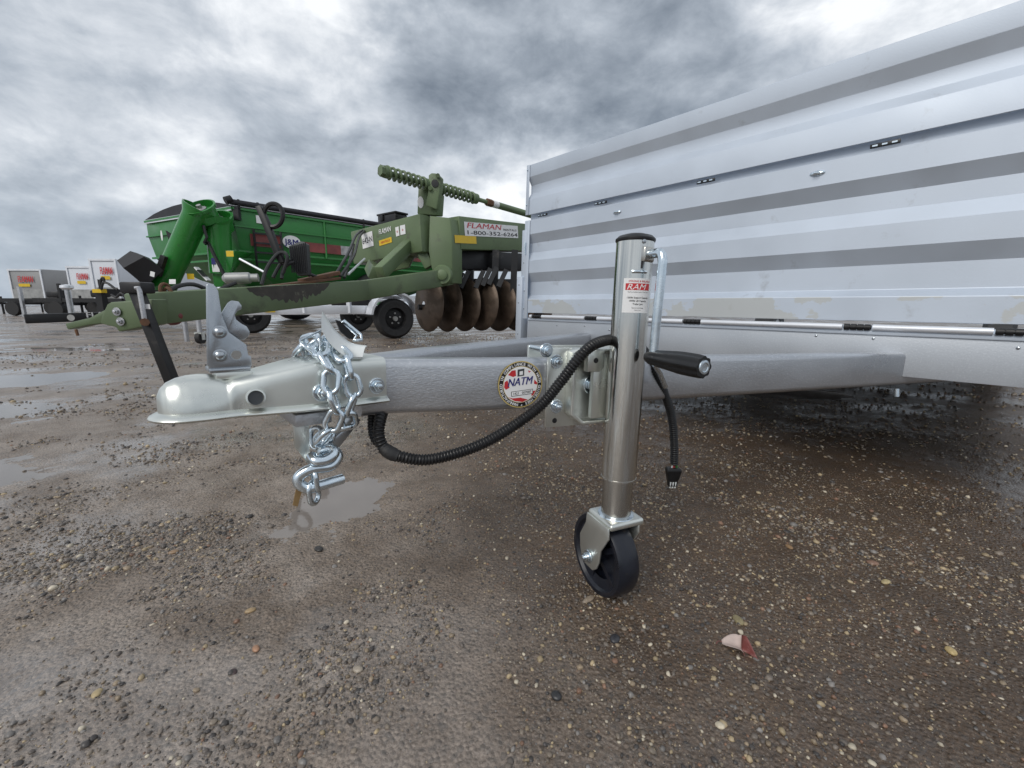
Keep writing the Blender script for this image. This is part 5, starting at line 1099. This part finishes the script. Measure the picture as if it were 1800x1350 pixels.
# ================================================================== ENCLOSED TRAILERS AND YARD CLUTTER FAR LEFT
def box_trailer(u0, u1, vt, vb, us, Y, m, mside, label, txt=.001, low=None):
    a = atY(u0, vb, Y); b = atY(u1, vb, Y); top = atY((u0+u1)/2, vt, Y).z; z0 = .55
    T = thing('box_trailer', label, 'trailer', Matrix.Translation((*((a+b)/2).xy, 0)), 'enclosed trailers parked in a row')
    def q(n, mb, mm, parent=None, **k): return wpart(n, mb, mm, T, parent, **k)
    x = Vector((1, 0, 0)); w = b.x-a.x; dpt = Vector((us, 4.2, 0))
    A = Vector((a.x, Y, z0)); B = Vector((b.x, Y, z0))
    bd_ = q('body', MB().hexa([A, B, B+dpt, A+dpt], [p+up_*(top-z0) for p in (A, B, B+dpt, A+dpt)]), m, bevel=.05)
    q('stone_guard', MB().box(((A+B)/2)+Vector((0, -.02, (low or .35))), (w*.96, .03, (low or .35)*1.5)), CHECK)
    q('roof_edge', MB().box(((A+B)/2)+Vector((0, -.02, top-z0-.04)), (w, .05, .08)), WHITEF)
    for s in (0, 1): q('corner_trim', MB().box((A if s == 0 else B)+Vector((.04-.08*s, -.025, (top-z0)/2)), (.07, .03, top-z0)), WHITEF)
    for s in (0, 1):
        c = (A if s == 0 else B)+dpt*.6; q('wheel', MB().lathe([(.05, -.11), (.33, -.11), (.35, 0), (.33, .11), (.05, .11)], frame((c.x, c.y, .35), up_, x), 24), RUBBER)
    q('floor_frame', MB().hexa([A-up_*.12, B-up_*.12, B+dpt-up_*.12, A+dpt-up_*.12], [A, B, B+dpt, A+dpt]), BLACKM)
    for s in (.2, .8): q('tongue', MB().bar(A.lerp(B, s)-up_*.07, A.lerp(B, .5)+Vector((0, -1.5, -.07)), .08, .11), BLACKM)
    q('tongue_jack', MB().cyl(A.lerp(B, .5)+Vector((0, -1.2, .25)), Vector((*A.lerp(B, .5).xy, 0))+Vector((0, -1.2, 0)), .04, 10), BLACKM)
    if txt:
        M = frame(((A+B)/2)+Vector((w*txt, -.05, top-z0-.62)), (1, 0, 0), (0, -1, 0)); mb = MB(); text_on(mb, 'FLAMAN', M, .42, .008, .2, 'CENTER', 1, w*.46); q('lettering', mb, RED)
        mb = MB(); decal(mb, M @ Matrix.Translation((-w*.06, -.14, 0)), w*.34, .14); q('print_bar', mb, YELLOW)
    return T
box_trailer(26, 84, 473, 535, 2.2, 21, BOXG, BOXG, 'grey enclosed trailer, leftmost of the row on the far left')
box_trailer(96, 128, 475, 532, -.3, 25, BOXL, BOXL, 'pale lilac enclosed trailer just right of the grey one', .2, .9)
box_trailer(127, 170, 468, 530, .2, 21, BOXW, BOXW, 'white enclosed trailer between lilac one and the tallest', .12)
box_trailer(169, 216, 455, 530, 1.2, 18, BOXW, BOXW, 'tallest white enclosed trailer, right end of the row beside the grain cart', .1)
# small black trailers standing in front of the row
def small_trailer(u, v, Y, L, label, hs):
    c = gnd(u, 548); c = Vector((atY(u, v, Y).x, Y, 0)); T = thing('small_trailer', label, 'trailer', Matrix.Translation(c), 'small black trailers in front of the enclosed ones')
    def q(n, mb, mm, parent=None, **k): return wpart(n, mb, mm, T, parent, **k)
    for y in (0, 1.4): q('side_rail', MB().bar(c+Vector((-L/2, y, .62)), c+Vector((L/2, y, .62)), .1, .14), BLACKM)
    for k in range(5): q('deck_slat', MB().bar(c+Vector((-L/2+L*k/4, 0, .66)), c+Vector((-L/2+L*k/4, 1.4, .66)), .15, .05), BLACKM)
    for dx, h in hs: q('post', MB().bar(c+Vector((dx, -.02, .5)), c+Vector((dx, -.02, h)), .08, .08, (1, 0, 0)), BLACKM)
    for s in (-.25, .3):
        for y in (0, 1.4): q('wheel', MB().lathe([(.05, -.1), (.27, -.1), (.30, 0), (.27, .1), (.05, .1)], frame(c+Vector((s*L, y, .30)), up_, (0, 1, 0)), 22), RUBBER)
    q('tongue', MB().bar(c+Vector((-L/2, .7, .6)), c+Vector((-L/2-1.0, .3, .55)), .1, .1), BLACKM); q('tongue_jack', MB().bar(c+Vector((-L/2-.8, .3, 0)), c+Vector((-L/2-.8, .3, 1.1)), .09, .09, (1, 0, 0)), GALV)
    q('winch', MB().box(c+Vector((L*.2, .2, .85)), (.5, .3, .25)), BLACKM, bevel=.05)
    return T
small_trailer(62, 536, 17, 3.4, 'low black trailer frame in front of the grey enclosed trailer', ((-1.5, 1.1), (1.2, 1.0)))
small_trailer(140, 538, 15.5, 3.2, 'low black trailer frame in front of the white enclosed trailers', ((-.6, 1.2), (.9, 1.35)))
PJ = Vector((atY(122, 530, 13).x, 13, 0)); T = thing('trailer_jack', 'grey post jack with white cap standing in front of the far trailers', 'jack', Matrix.Translation(PJ))
wpart('tube', MB().cyl(PJ, PJ+up_*.95, .07, 14), GALV, T); wpart('cap', MB().lathe([(.10, 0), (.16, .05), (.15, .12), (.02, .15)], Matrix.Translation(PJ+up_*.92), 16), WHITEF, T); wpart('foot', MB().box(PJ+up_*.02, (.35, .3, .03)), GALV, T)
# pale sheds on the horizon
for u0, u1, vt, lab in ((-60, 24, 536, 'low pale shed on the horizon at the far left edge'), (-200, -70, 530, 'long pale shed on the horizon beyond the left edge')):
    a = atY(u0, 545, 60); b = atY(u1, 545, 60); T = thing('shed', lab, 'shed', Matrix.Translation(((a.x+b.x)/2, 60, 0))); h = atY(0, vt, 60).z
    w = b.x-a.x; m_ = (a.x+b.x)/2
    wpart('wall', MB().box((m_, 62, h*.4), (w, 4, h*.8)), BOXW, T); wpart('roof', MB().prism([Vector((m_-w/2-.2, 59.8, h*.8)), Vector((m_+w/2+.2, 59.8, h*.8)), Vector((m_+w/2, 62, h*1.1)), Vector((m_-w/2, 62, h*1.1))], (0, 2.4, -.05)), WHITEF, T)
    for k in (.3, .6): wpart('door', MB().box((m_-w/2+w*k, 59.97, h*.3), (.9, .05, h*.55)), REDD, T)
